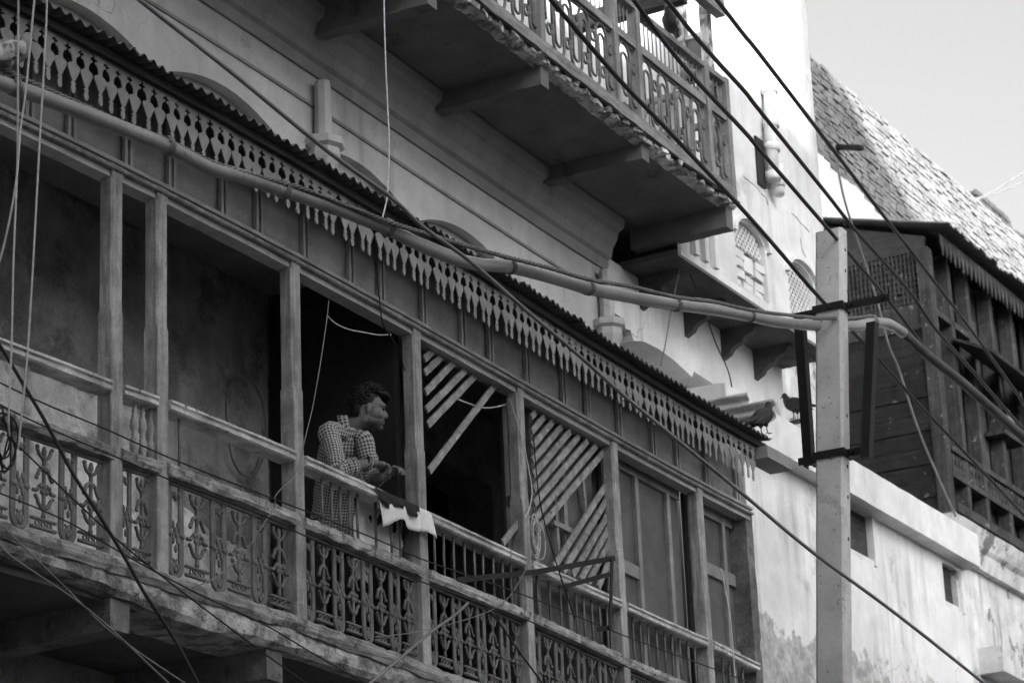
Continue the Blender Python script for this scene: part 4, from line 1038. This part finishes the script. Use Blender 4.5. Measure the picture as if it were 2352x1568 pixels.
WIRES = [('A',[(1245,-22),(1265,0),(1415,175),(1525,290),(1610,380),(1695,470),(1775,560),(1887,689),(1996,801),(2105,923),(2190,1011),(2365,1197)],'lowest'),
 ('B',[(1435,-22),(1455,0),(1516,84),(1590,175),(1709,302),(1745,345),(1810,420),(1934,564),(2044,694),(2132,806),(2240,905),(2365,1020)],'second lowest'),
 ('C',[(1510,-22),(1530,0),(1585,70),(1646,140),(1709,209),(1745,255),(1894,440),(1969,534),(2084,664),(2146,752),(2228,845),(2310,940),(2365,1000)],'second highest'),
 ('D',[(1626,-22),(1646,0),(1709,81),(1745,125),(1914,345),(2024,489),(2124,618),(2249,783),(2365,945)],'highest')]
for k, pix, w in WIRES: cable('overhead_cable', pix, 2.4, 1.0, .0135, 'black_cable', w+' of four black cables sloping past the pole top', 'black cables past the pole', n=8)
for pix, nm in (([(42,-15),(42,60),(41,180),(41,280),(39,400),(31,600),(27,783),(20,955),(22,1000)],'straight'),([(81,-15),(78,10),(60,200),(47,300),(36,425),(10,560),(-15,640)],'crossing'),([(108,-15),(106,60),(95,260),(87,400),(75,625),(65,783),(60,850),(42,1030)],'slanting')):
    cable('hanging_rope', pix, .85, .55, .0048, 'white_rope', nm+' one of the thin white ropes hanging at the balcony end', 'white ropes', n=8, sides=6, cat='rope')
cable('hanging_wire', [(882,-15),(883,60),(886,150),(891,260),(894,330),(891,420),(888,460),(877,505)], .5, .62, .0045, 'white_rope', 'thin pale wire hanging from the upper balcony to the thick cable', n=8, cat='wire')
# thin black wires along the railing
LOW = [([(-10,874),(105,928),(245,986),(395,1053),(605,1136),(715,1178),(870,1240),(995,1293),(1210,1368),(1445,1463),(1675,1548),(1740,1575)],.0042,'upper black wire strung along the mid rail of the balcony','black_cable',.25,.25),
 ([(-10,924),(105,980),(270,1050),(395,1103),(605,1183),(720,1238),(995,1345),(1210,1423),(1420,1520),(1520,1575)],.0042,'lower black wire strung along the top of the iron panels','black_cable',.22,.22),
 ([(-15,770),(0,793),(60,893),(110,978),(165,1083),(220,1170),(280,1268),(330,1358),(360,1403),(410,1483),(460,1580)],.0085,'thick black cable dropping steeply past the left posts','black_cable',.5,.9),
 ([(-10,1128),(150,1195),(295,1278),(450,1360),(605,1432),(720,1500),(860,1580)],.004,'black wire sagging along the sole beam','black_cable',.22,.3),
 ([(15,998),(80,1060),(150,1128),(280,1248),(425,1363),(605,1498),(720,1580)],.0042,'black wire running from the coil down across the slab edge','black_cable',.3,.45),
 ([(-10,1240),(30,1280),(175,1378),(260,1448),(350,1533),(395,1575)],.0048,'pale wire below the slab edge','grey_cable',.3,.5),
 ([(15,1218),(80,1280),(150,1348),(240,1438),(330,1505),(440,1578)],.0042,'thin wire crossing under the floor beam end','grey_cable',.3,.5),
 ([(1075,1384),(1040,1415),(990,1450),(920,1510),(845,1572)],.009,'pale stick-like cable slanting across the iron panels','grey_cable',.12,.3),
 ([(1115,1395),(1140,1420),(1185,1485),(1240,1560),(1250,1580)],.006,'dark cable slanting down beside the fifth post','black_cable',.12,.3),
 ([(755,690),(751,730),(738,820),(728,880),(718,935),(706,985),(697,1022),(688,1065),(672,1098),(650,1118),(632,1140),(630,1165),(600,1210),(560,1270),(500,1322),(450,1346)],.0034,'pale wire straggling down the third post','grey_cable',.12,.2),
 ([(753,726),(770,742),(800,756),(840,764),(870,769),(898,768)],.0036,'pale wire stub hanging under the lintel above the man','white_rope',.0,.0),
 ([(1040,912),(1075,926),(1110,936),(1140,934),(1168,926)],.0045,'pale wire sagging behind the lattice slats','white_rope',-.05,-.05),
 ([(1170,915),(1185,960),(1200,1010),(1215,1080),(1222,1130),(1216,1165),(1205,1190)],.0045,'pale wire running down the fifth post','white_rope',.08,.1),
 ([(868,570),(866,620),(872,690),(880,745),(905,785),(930,850)],.004,'dark wire hanging from the valance into the bay','black_cable',.2,.05),
 ([(1225,1000),(1230,1060),(1240,1150),(1262,1240),(1290,1330),(1320,1420)],.005,'black cable looping beside the slatted bay','black_cable',.12,.12),
 ([(1655,1305),(1664,1345),(1678,1430),(1690,1575)],.006,'pale strip of wire hanging from the last shutter','white_rope',.08,.12),
 ([(1235,1235),(1215,1290),(1195,1330),(1165,1375),(1130,1400),(1060,1425),(960,1450),(860,1462)],.0028,'pale wire trailing from the coil over the iron panels','grey_cable',.12,.2)]
for pix, r, lab, mt, oa, ob in LOW: cable('loose_wire', pix, oa, ob, r, mt, lab, n=7, sides=6, cat='wire')
# wires on the white house
for pix, lab, mt in (([(1562,612),(1552,660),(1540,720),(1530,780),(1518,840)],'pale wire hanging down the white wall from the jutting block','grey_cable'),([(1583,625),(1600,670),(1620,720),(1645,790),(1672,850),(1684,905)],'dark wire hanging down the white wall from the jutting block','black_cable')):
    cable('wall_wire', pix, -.62, -.9, .006, mt, lab, n=6, cat='wire')
cable('wall_wire', [(1914,330),(1935,440),(1955,510),(1985,600),(2014,690),(2040,790),(2065,850),(2100,960),(2135,1050),(2195,1185)], -.3, -.6, .011, 'grey_cable', 'pale frayed wire hanging in front of the timber oriel', n=8, cat='wire')
# coil of spare wire on the fifth post
b = MB(); c0 = P3(1228, 1232, .12)
for k in range(7):
    pts = []; rr = .055+.012*random.random(); tx = random.uniform(-.5, .5); off = Vector((random.uniform(-.02, .02), random.uniform(-.02, .02), random.uniform(-.03, .03)))
    for i in range(19):
        t = 2*math.pi*i/18; pts.append(c0+off+Vector((rr*.7*math.cos(t)+tx*.03*math.sin(t), tx*.05*math.cos(t)-.01, rr*1.9*math.sin(t))))
    b.tube(pts, .0035, 5)
b.build('wire_coil', 'white_rope', None, True, 'loose coil of pale wire hung on the fifth post', 'wire')
b = MB(); c0 = P3(8, 1010, .28)
for k in range(6):
    pts = []; rr = .06+.02*random.random(); off = Vector((random.uniform(-.03, .03), random.uniform(-.02, .02), random.uniform(-.05, .05)))
    for i in range(19):
        t = 2*math.pi*i/18; pts.append(c0+off+Vector((rr*math.cos(t), .02*math.cos(t*2+k), rr*1.9*math.sin(t))))
    b.tube(pts, .005, 5)
b.build('wire_coil', 'black_cable', None, True, 'tangled coil of dark wire at the near end of the railing', 'wire')
# rusty angle-iron bracket hung on the railing
br = thing('iron_bracket', P3(1300, 1310, .12), 'rusty dark angle iron bracket fixed across the railing bars', 'bracket')
def flat(p, q, o0, o1, w, par, th=.006):
    a = P3(*p, o0); c = P3(*q, o1); b = MB(); d = (c-a).normalized(); up = Vector((0, 0, 1)) if abs(d.z) < .7 else Vector((1, 0, 0)); n_ = d.cross(up).normalized(); up = n_.cross(d)
    vs = [e+up*(sx*w/2)+n_*(sy*th/2) for e in (a, c) for sx, sy in ((-1,-1),(1,-1),(1,1),(-1,1))]
    b.add(vs, [[0,1,2,3],[4,5,6,7],[0,1,5,4],[1,2,6,5],[2,3,7,6],[3,0,4,7]]); b.build('angle_bar', 'steel_dark', par)
flat((1050,1332),(1235,1312), .06, .10, .034, br); flat((1235,1312),(1412,1281), .10, .30, .034, br); flat((1406,1284),(1401,1445), .30, .30, .034, br); flat((1300,1345),(1400,1318), .20, .30, .03, br); flat((1372,1445),(1403,1440), .25, .30, .03, br)

# cable loop and pipe on the inner wall of the balcony
b = MB(); b.tube(catmull([P3(x, y, WALL+.04) for x, y in ((525,1000),(519,930),(528,880),(555,866),(585,885),(605,935),(611,1000),(603,1055),(580,1092),(552,1085),(533,1050),(525,1000),(521,960))], 5), .0065, 6); b.build('wall_cable', 'grey_cable', oh, True)
b = MB(); b.tube([P3(742, 700, WALL+.08), P3(743, 830, WALL+.08), P3(744, 960, WALL+.08)], .035, 8); b.build('wall_pipe', 'soffit', oh, True)

for pix, w in (([(2238,459),(2280,440),(2320,415),(2370,385)],'upper'),([(2238,461),(2290,443),(2335,425),(2375,405)],'lower')):
    cable('far_wire', pix, -6.9, -6.0, .014, 'wire_rope', w+' of two far wires rising from the end of the parapet into the sky', 'far wires', n=6, cat='wire')
# ------------------------------------------------------------------ helpers for living things
def remesh(b, voxel, smooth=2, name='m'):
    me = bpy.data.meshes.new(name); me.from_pydata([tuple(v) for v in b.v], [], b.f)
    o = bpy.data.objects.new(name, me); COL.objects.link(o)
    md = o.modifiers.new('r', 'REMESH'); md.mode = 'VOXEL'; md.voxel_size = voxel
    if smooth: s_ = o.modifiers.new('s', 'SMOOTH'); s_.iterations = smooth; s_.factor = .5
    dg = bpy.context.evaluated_depsgraph_get(); out = bpy.data.meshes.new_from_object(o.evaluated_get(dg))
    bpy.data.objects.remove(o, do_unlink=True)
    for p in out.polygons: p.use_smooth = True
    return out
M('pigeon_dark', .03, .3, 20, .1, rough=.6); M('pigeon_grey', .22, .3, 25, .1, rough=.7); M('pigeon_wing', .5, .3, 25, .1, rough=.7, peel=(.05, .56, 16., .02)); M('beak', .1, .1, 20, .0)
def pigeon_meshes():
    b = MB()
    b.ball((0, 0, .13), .12, .062, .066, 14, 8, Matrix.Rotation(R(-22), 3, 'Y'))
    b.tube([(.05, 0, .15), (.085, 0, .19), (.10, 0, .225)], [.055, .038, .027], 12)
    b.ball((.108, 0, .238), .029, .024, .026, 10, 6)
    b.tube([(-.07, 0, .11), (-.15, 0, .085), (-.23, 0, .062)], [.045, .028, .02], 8, flat=.6)
    for sy in (-1, 1): b.tube([(0, sy*.025, .08), (.005, sy*.027, .05)], [.02, .010], 8)
    body = remesh(b, .006, 3, 'body')
    w = []
    for sy in (-1, 1):
        q = MB(); pts = []
        def fn(u, v):
            x = lerp(.07, -.17, u); hh = .055*math.sin(math.pi*min(1, u*1.05+.12))**.7+.008; z = .155-.10*u+lerp(hh, -hh, v)*.8; y = sy*(.062*math.sqrt(max(.05, 1-((x-.0)/.2)**2))+.006*math.sin(u*22)); return (x, y*(1-.35*abs(v-.5)*2*.5), z)
        q.grid(fn, 12, 6); w.append(q)
    bk = MB(); bk.tube([(.132, 0, .236), (.160, 0, .228)], [.008, .002], 6)
    lg = []
    for sy in (-1, 1):
        l = MB(); l.tube([(.005, sy*.026, .06), (.0, sy*.026, .03), (.008, sy*.026, .004)], .0045, 5)
        for a in (-30, 0, 30): l.tube([(.008, sy*.026, .004), (.008+.035*math.cos(R(a)), sy*.026+.035*math.sin(R(a)), .003)], .0035, 5)
        l.tube([(.008, sy*.026, .004), (-.02, sy*.026, .003)], .003, 5); lg.append(l)
    return body, w, bk, lg
PB, PW, PK, PL = pigeon_meshes()
PWm = [q.mesh('wing', None, True, False)[0] for q in PW]; PKm = PK.mesh('beak', 'beak', True, False)[0]; PLm = [q.mesh('leg', 'beak', True, False)[0] for q in PL]
def pigeon(loc, head, label, bodym='pigeon_dark', wingm='pigeon_grey', pitch=0, scale=1.):
    t = thing('pigeon', loc, label, 'pigeon', 'pigeons'); t.rotation_euler = (0, R(pitch), head); t.scale = (scale,)*3
    def part(n, me, mt):
        me = me.copy(); me.materials.clear(); me.materials.append(MATS[mt]); o = bpy.data.objects.new(n, me); COL.objects.link(o); o.parent = t; return o
    bo = part('body', PB, bodym)
    for me in PWm: o = part('wing', me, wingm); o.modifiers.new('s', 'SOLIDIFY').thickness = .006
    part('beak', PKm, 'beak')
    for me in PLm: part('leg', me, 'beak')
    return t
i = nearest(14, 196); pigeon(cpts[i]+Vector((0, 0, .034)), R(-20), 'pale striped pigeon perched on the thick grey cable', 'pigeon_grey', 'pigeon_wing')
pigeon(P3(1756, 997, .34), R(-12), 'dark pigeon at the end of the tin roof eave', 'pigeon_dark', 'pigeon_dark', pitch=-6)
s, z = hit(1545, 78, -.02); pigeon(mp(s, -.02, ZR2+.012), R(195), 'pigeon leaning forward on the upper balcony handrail', 'pigeon_dark', 'pigeon_grey', pitch=14)
s, z = hit(1655, 163, -.05); pigeon(mp(US1-.06, -.28, ZR2+.0), R(60), 'dark pigeon on the end rail of the upper balcony', pitch=8)
c = P3(1829, 962, -.80)
peg = MB(); peg.tube([c+Vector((0, .3, -.025)), c+Vector((0, -.08, -.025))], .022, 8); peg.build('wall_peg', 'dark_wood', wh)
pigeon(c, R(75), 'dark pigeon seen from behind on a peg in the white wall', 'pigeon_dark', 'pigeon_dark')
s, z = hit(2326, 1000, DH+.1); pigeon(mp(s, DH+.07, z), R(200), 'grey pigeon among the timbers of the dark oriel', 'pigeon_grey', 'pigeon_grey', scale=1.0)
b = FB(); b.box(s-.3, s+.3, DH-.1, DH+.12, z-.05, z-.001); b.build('perch_board', 'oriel_trim', nh)
# ------------------------------------------------------------------ the man at the rail
M('hair', .012, .4, 60, .5, rough=.6, bdist=.004)
M('stubble', .10, .2, 80, .2, rough=.8)
M('shirt', .50, .06, 8, .25, rough=.9, uvcheck=(.035, 50.), bdist=.006)
M('trousers', .04, .2, 10, .3, rough=.9)
M('band', .02, .1, 10, .1)
def V3(s, o, z): return mp(s, o, z)
FWD = Vector((-.30, -.954, 0)).normalized(); LFT = Vector((.954, -.30, 0)).normalized(); ZU = Vector((0, 0, 1))
HF = Vector((.66, -.745, -.08)).normalized()                           # where the head looks
neck = P3(805, 981, -.17); hc = P3(847, 943, -.07)
rsh, lsh = P3(755, 990, -.20), P3(834, 1010, -.10)
rel, rwr, rha = P3(776, 1080, -.07), P3(852, 1062, .04), P3(876, 1068, .08)
lel, lwr, lha = P3(857, 1098, -.06), P3(882, 1095, .08), P3(898, 1082, .12)
pelvis = P3(762, 1165, -.46); pelvis.z = FLOOR+.86
man = thing('person', Vector((pelvis.x, pelvis.y, FLOOR-.03)), 'person in a checked shirt leaning on the handrail and looking along the street', 'person')
HX = HF.cross(ZU).normalized(); HU = HX.cross(HF).normalized()
def hl(x, y, z): return hc+HX*x+HF*y+HU*z
Hrot = Matrix((HX, HF, HU)).transposed()
b = MB()
def eb(x, y, z, rx, ry, rz, n=16, m=10): b.ball(hl(x, y, z), rx, ry, rz, n, m, Hrot)
eb(0, -.012, .035, .074, .094, .088); eb(0, .030, -.02, .060, .062, .075); eb(0, .038, -.065, .050, .052, .050); eb(0, .068, -.100, .026, .024, .020); eb(0, .060, .030, .058, .036, .034)
for sx in (-1, 1): eb(sx*.034, .056, -.030, .022, .024, .026); eb(sx*.038, .012, -.068, .017, .042, .026); eb(sx*.073, -.012, -.010, .007, .017, .029, 10, 6); eb(sx*.030, .083, .028, .024, .012, .008); eb(sx*.013, .094, -.034, .010, .012, .009, 8, 6)
b.tube([hl(0, .082, .020), hl(0, .093, .002), hl(0, .103, -.018), hl(0, .109, -.029)], [.009, .010, .012, .012], 8)
eb(0, .099, -.034, .013, .011, .008, 8, 6)
eb(0, .088, -.062, .024, .012, .0075, 10, 6); eb(0, .085, -.075, .021, .012, .0075, 10, 6); eb(0, .073, -.052, .03, .02, .02)
b.tube([hl(0, -.03, .0), hl(0, -.028, -.07), lerp(hl(0, -.028, -.07), neck, .6), neck, neck+Vector((0, .03, -.08))], [.062, .055, .054, .056, .05], 14)
torso = [(pelvis+Vector((0, 0, -.05)), .15, .10), (lerp(pelvis, neck, .3), .135, .09), (lerp(pelvis, neck, .6), .15, .10), (lerp(pelvis, neck, .8), .12, .07), (neck+Vector((0, .02, -.05)), .06, .05)]
def loft(bb, rings, n=20, uv=False, axis=None):
    vs = []; fs = []; uvs = []; acc = 0
    for i, (c, hw_, hd) in enumerate(rings):
        a = (rings[min(i+1, len(rings)-1)][0]-rings[max(i-1, 0)][0]).normalized(); u = (LFT-a*LFT.dot(a)).normalized(); w = a.cross(u)
        for k in range(n):
            t = 2*math.pi*k/n; vs.append(c+u*hw_*math.cos(t)+w*hd*math.sin(t))
    for i in range(len(rings)-1):
        for k in range(n): fs.append([i*n+k, i*n+(k+1) % n, (i+1)*n+(k+1) % n, (i+1)*n+k])
    fs += [list(range(n))[::-1], list(range((len(rings)-1)*n, len(rings)*n))]
    bb.add(vs, fs)
loft(b, torso)
for sh, el, wr, ha in ((rsh, rel, rwr, rha), (lsh, lel, lwr, lha)):
    b.tube([lerp(neck, sh, .3)+Vector((0, 0, -.05)), sh+Vector((0, 0, -.02)), lerp(sh, el, .5), el], [.034, .034, .036, .034], 12)
    b.tube([el, lerp(el, wr, .35), lerp(el, wr, .8), wr, lerp(wr, ha, .5)], [.036, .040, .029, .026, .028], 12)
for sx in (-1, 1):
    hp = pelvis+LFT*(.09*sx); kn = hp-FWD*.05+Vector((0, 0, -.42)); an = Vector((hp.x, hp.y, FLOOR+.06))-FWD*.10
    b.tube([hp, lerp(hp, kn, .5), kn, lerp(kn, an, .35), an], [.09, .075, .055, .052, .038], 12); b.tube([an, an+FWD*.10+Vector((0, 0, -.04)), an+FWD*.19+Vector((0, 0, -.055))], [.038, .036, .022], 10)
def hand(wr, ha, side, curl):
    d = (ha-wr).normalized(); sidev = d.cross(ZU).normalized()*side; up = sidev.cross(d)*side
    if up.z < 0: up = -up
    b.ball(ha, .042, .036, .022, 12, 8, Matrix((d, sidev, up)).transposed())
    for k, (off, ln) in enumerate(((-.030, .070), (-.010, .080), (.011, .075), (.030, .060))):
        r0 = ha+d*.030+sidev*off; a1 = R(curl[0]+6*k); a2 = R(curl[1]+8*k); a3 = R(curl[2]+8*k)
        p1 = r0+(d*math.cos(a1)-up*math.sin(a1))*ln*.45; p2 = p1+(d*math.cos(a2)-up*math.sin(a2))*ln*.32; p3 = p2+(d*math.cos(a3)-up*math.sin(a3))*ln*.26
        b.tube([r0-d*.012, r0, p1, p2, p3], [.0105, .0105, .0098, .0088, .0072], 8)
    t0 = ha-d*.010-sidev*.030-up*.004; t1 = t0+d*.028-sidev*.016-up*.014; t2 = t1+d*.026-up*.012+sidev*.004
    b.tube([t0, t1, t2], [.013, .0115, .009], 8)
hand(rwr, rha, 1, (35, 70, 95)); hand(lwr, lha, 1, (40, 85, 110))
M('skin', .17, .10, 14, .1, rough=.55, spec=.35, bdist=.002, spot=(hl(0, .04, -.105), .115, .06, .9))
bm_ = remesh(b, .0036, 4, 'body'); bm_.materials.append(MATS['skin'])
place('body', bm_, Vector((0, 0, 0)), man)
# hair: many locks on the upper head, swept up and forward
b = MB(); rnd = random.Random(3)
b.ball(hl(0, -.028, .052), .080, .094, .082, 16, 10, Hrot)
b.ball(hl(0, -.070, -.005), .060, .040, .062, 12, 8, Hrot)
for k in range(620):
    th = rnd.uniform(0, 2*math.pi); ph = rnd.uniform(-.15, 1.5)
    x, y, z = math.cos(ph)*math.cos(th), math.cos(ph)*math.sin(th), math.sin(ph)
    if y > .42 and z < .55: continue
    if y > .1 and z < .25: continue
    p = (x*.079, -.022+y*.098, .050+z*.090)
    l = rnd.uniform(.018, .034)*(1.25 if z > .5 else .75); dx, dy, dz = x*.5+rnd.uniform(-.5, .5), y*.4+.45*(z > .3)+rnd.uniform(-.4, .4), z*.8+rnd.uniform(-.2, .5)*(z > .3)
    b.tube([hl(*p), hl(p[0]+dx*l*.5, p[1]+dy*l*.5, p[2]+dz*l*.5), hl(p[0]+dx*l+rnd.uniform(-.004, .004), p[1]+dy*l+.008*(z > .3), p[2]+dz*l*.8)], [.0085, .006, .0022], 6)
for k in range(70):                        # fringe jutting over the brow
    x = rnd.uniform(-.055, .055); b.tube([hl(x, .045, .095), hl(x*1.05, .083+rnd.uniform(0, .014), .098+rnd.uniform(-.012, .012)), hl(x*1.05+rnd.uniform(-.01, .01), .105+rnd.uniform(0, .016), .074+rnd.uniform(-.014, .012))], [.0095, .007, .0025], 6)
hm = remesh(b, .0030, 0, 'hair'); hm.materials.append(MATS['hair']); place('hair', hm, Vector((0, 0, 0)), man)
for sx in (-1, 1):
    q = MB(); q.tube([hl(sx*.014, .095, .026), hl(sx*.032, .091, .033), hl(sx*.050, .074, .026)], [.004, .005, .003], 6); q.build('eyebrow', 'hair', man, True)
    q = MB(); q.ball(hl(sx*.031, .080, .008), .012, .010, .009, 10, 6, Hrot); e = q.build('eye', 'band', man, True)
# shirt: lofted torso and rolled sleeves with woven check
sh_m = MB()
hem = pelvis+Vector((0, 0, -.16))+FWD*(-.02)
ctr = [hem, pelvis+Vector((0, 0, -.05)), lerp(pelvis, neck, .25), lerp(pelvis, neck, .5), lerp(pelvis, neck, .72), lerp(pelvis, neck, .87), lerp(pelvis, neck, .955), neck+Vector((0, 0, .012))]
dims = [(.168, .125), (.162, .120), (.150, .112), (.160, .116), (.178, .116), (.172, .100), (.128, .082), (.064, .060)]
cs = catmull(ctr, 5); ds = catmull([Vector((a, c, 0)) for a, c in dims], 5); NU = 64
def shirt_pt(i, k):
    c = cs[i]; a = (cs[min(i+1, len(cs)-1)]-cs[max(i-1, 0)]).normalized(); u = (LFT-a*LFT.dot(a)).normalized(); w = a.cross(u); t = 2*math.pi*k/NU
    wr_ = .014*nz(math.cos(t)*2.4, math.sin(t)*2.4, i*.36)+.009*math.sin(4*t+i*.9)*nz(i*.4, 3.)
    return c+u*math.cos(t)*(ds[i].x+wr_)+w*math.sin(t)*(ds[i].y+wr_)
lens = [0]
for i in range(1, len(cs)): lens.append(lens[-1]+(cs[i]-cs[i-1]).length)
vs = [shirt_pt(i, k) for i in range(len(cs)) for k in range(NU)]; fs = []; uvs = []
for i in range(len(cs)-1):
    for k in range(NU):
        fs.append([i*NU+k, i*NU+(k+1) % NU, (i+1)*NU+(k+1) % NU, (i+1)*NU+k])
        uvs.append([(q/NU*1.0, lens[j]) for q, j in ((k, i), (k+1, i), (k+1, i+1), (k, i+1))])
sh_m.add(vs, fs, uvs)
shirt = sh_m.build('shirt', 'shirt', man, smooth=True); shirt.modifiers.new('s', 'SOLIDIFY').thickness = .003
def sleeve(sh, el, wr, frac):
    b = MB(); inn = lerp(neck, sh, .45)+Vector((0, 0, -.03)); end = lerp(el, wr, frac)
    ctl = [inn, sh+Vector((0, 0, -.005)), lerp(sh, el, .35), lerp(sh, el, .75), el+(el-lerp(sh, wr, .5)).normalized()*.006, lerp(el, end, .4), lerp(el, end, .8), end]
    rad = [.050, .060, .057, .053, .052, .051, .047, .044]
    p = catmull(ctl, 5); r = [v.x for v in catmull([Vector((q, 0, 0)) for q in rad], 5)]; n = 22; vs = []; fs = []; uvs = []; acc = [0]; up = None
    for i in range(1, len(p)): acc.append(acc[-1]+(p[i]-p[i-1]).length)
    for i in range(len(p)):
        d = (p[min(i+1, len(p)-1)]-p[max(i-1, 0)]).normalized()
        if up is None: up = LFT
        a = up.cross(d).normalized(); c = d.cross(a).normalized(); up = c
        for k in range(n):
            t = 2*math.pi*k/n; q = r[i]+.010*nz(math.cos(t)*1.8+sh.x*7, math.sin(t)*1.8, i*.55)+.0055*math.sin(i*1.35+2.6*math.cos(t))*max(0, min(1, (i-8)/8)); vs.append(p[i]+(a*math.cos(t)+c*math.sin(t))*q)
    for i in range(len(p)-1):
        for k in range(n):
            fs.append([i*n+k, i*n+(k+1) % n, (i+1)*n+(k+1) % n, (i+1)*n+k]); uvs.append([(q/n*.36, acc[j]) for q, j in ((k, i), (k+1, i), (k+1, i+1), (k, i+1))])
    b.add(vs, fs, uvs); o = b.build('sleeve', 'shirt', shirt, smooth=True); o.modifiers.new('s', 'SOLIDIFY').thickness = .004
sleeve(rsh, rel, rwr, .55); sleeve(lsh, lel, lwr, .35)
# collar with two points
b = MB(); n = 24; vs = []; fs = []; uvs = []
ax = (hl(0, -.028, -.07)-neck).normalized(); cu = (LFT-ax*LFT.dot(ax)).normalized(); cw = ax.cross(cu)
for k in range(n+1):
    t = R(-68+316*k/n) ; fr = min(k, n-k)/(n/2); drop = .030+.045*max(0, 1-fr*3.2)
    base = neck-ax*.012+cu*math.cos(t)*.066+cw*math.sin(t)*.062
    vs += [base+ax*.028*(.4+.6*min(1, fr*2)), base+cu*math.cos(t)*.012+cw*math.sin(t)*.012+ax*.020*(.3+.7*min(1, fr*2)), base+cu*math.cos(t)*.030+cw*math.sin(t)*.034-ax*drop]
for k in range(n):
    for j in range(2): fs.append([3*k+j, 3*k+3+j, 3*k+4+j, 3*k+1+j]); uvs.append([(k*.015, j*.04), ((k+1)*.015, j*.04), ((k+1)*.015, (j+1)*.04), (k*.015, (j+1)*.04)])
b.add(vs, fs, uvs); o = b.build('collar', 'shirt', shirt, smooth=True); o.modifiers.new('s', 'SOLIDIFY').thickness = .004
b = MB()
for sx in (-1, 1):
    hp = pelvis+LFT*(.085*sx)+Vector((0, 0, .02)); kn = pelvis+LFT*(.09*sx)-FWD*.05+Vector((0, 0, -.42)); an = Vector((pelvis.x, pelvis.y, FLOOR+.08))+LFT*(.09*sx)-FWD*.10
    b.tube([hp, lerp(hp, kn, .5), kn, lerp(kn, an, .5), an], [.105, .09, .075, .07, .065], 14)
b.build('trousers', 'trousers', man, smooth=True)
d = (rha-rwr).normalized(); a = d.cross(ZU).normalized(); u = a.cross(d)
for off, rr, mt in ((-.022, .0055, 'band'), (.004, .003, 'white_rope')):
    b = MB(); b.tube([rwr+d*off+(a*math.cos(2*math.pi*k/14)+u*math.sin(2*math.pi*k/14))*.031 for k in range(15)], rr, 6); b.build('wristband', mt, man, True)
# ------------------------------------------------------------------ washing on the rail
M('white_cloth', .82, .05, 20, .2, rough=.95); M('dark_cloth', .035, .2, 20, .3, rough=.95)
def cloth(name, px0, px1, front, inside, lift, mat, label, seed):
    s0 = hit(px0, 1150, .07)[0]; s1 = hit(px1, 1150, .07)[0]; m = FB(); NU, NV = 44, 30
    def fn(u, v):
        s = lerp(s0, s1, u); zt = zH(s)+lift; f = front*(.85+.3*nz(u*2.6, seed)+.14*math.sin(u*11+seed)+.07*nz(u*15, seed+2)); g = inside*(.75+.7*nz(u*2.9, seed+4)+.15*nz(u*17, seed)); tot = f+.17+g; q = v*tot
        wv = .016*math.sin(u*19+seed+2*nz(u*3, seed))+.014*nz(u*8, v*3, seed)
        if q < f: return (s+.012*nz(v*4, seed, u*3), .074+lift+wv*(1-q/f)+.01*(1-q/f), zt-.03-(f-q))
        if q < f+.17: t = (q-f)/.17; return (s, lerp(.074+lift, -.064-lift, t), zt-.03+.036*math.sin(math.pi*t)**.5)
        e = q-f-.17; return (s+.02*nz(e*9, seed), -.066-lift-wv*min(1, e*6)-.006, zt-.03-e)
    m.grid(fn, NU, NV); o = m.build(name, mat, None, True, label, 'cloth'); o.modifiers.new('s', 'SOLIDIFY').thickness = .002
cloth('white_cloth', 866, 988, .165, .42, .004, 'white_cloth', 'white cloth hung over the handrail beside the man', 1.3)
cloth('dark_cloth', 864, 958, .07, .14, .012, 'dark_cloth', 'dark crumpled cloth lying on top of the white cloth on the handrail', 5.1)
# ------------------------------------------------------------------ houses across the street that shade it
def opp(x0, x1, h, y=-14.0, d=8, label='', n=1):
    t = thing('unseen_house', ((x0+x1)/2, y-d/2, 0), label, 'house', 'houses across the street')
    b = MB(); b.box(x0, x1, y-d, y, 0, h); b.build('wall', 'opp_wall', t)
    b = MB(); b.box(x0-.1, x1+.1, y-d-.1, y+.25, h, h+.25); b.build('roof', 'opp_wall', t)
OPP = [(-45, 2.8, 20.0), (2.8, 6.9, 23.9), (6.9, 18, 9.0), (18, 45, 8.0)]
for i, (a, c, h) in enumerate(OPP): opp(a+.05, c-.05, h, label=('long four-storey', 'tall narrow', 'low', 'lowest long')[i]+' plain plastered house across the street')
# unseen block added at the near street end to darken left-facing sides
b = MB(); t = thing('unseen_house', (-15, -2, 0), 'unseen house added across the near end of the street to cut sky light', 'house', 'houses across the street'); b.box(-26, -4.5, -13.9, 9, 0, 26); b.build('wall', 'opp_wall', t)
b = MB(); b.box(-26.1, -4.3, -13.95, 9.1, 26, 26.25); b.build('roof', 'opp_wall', t)
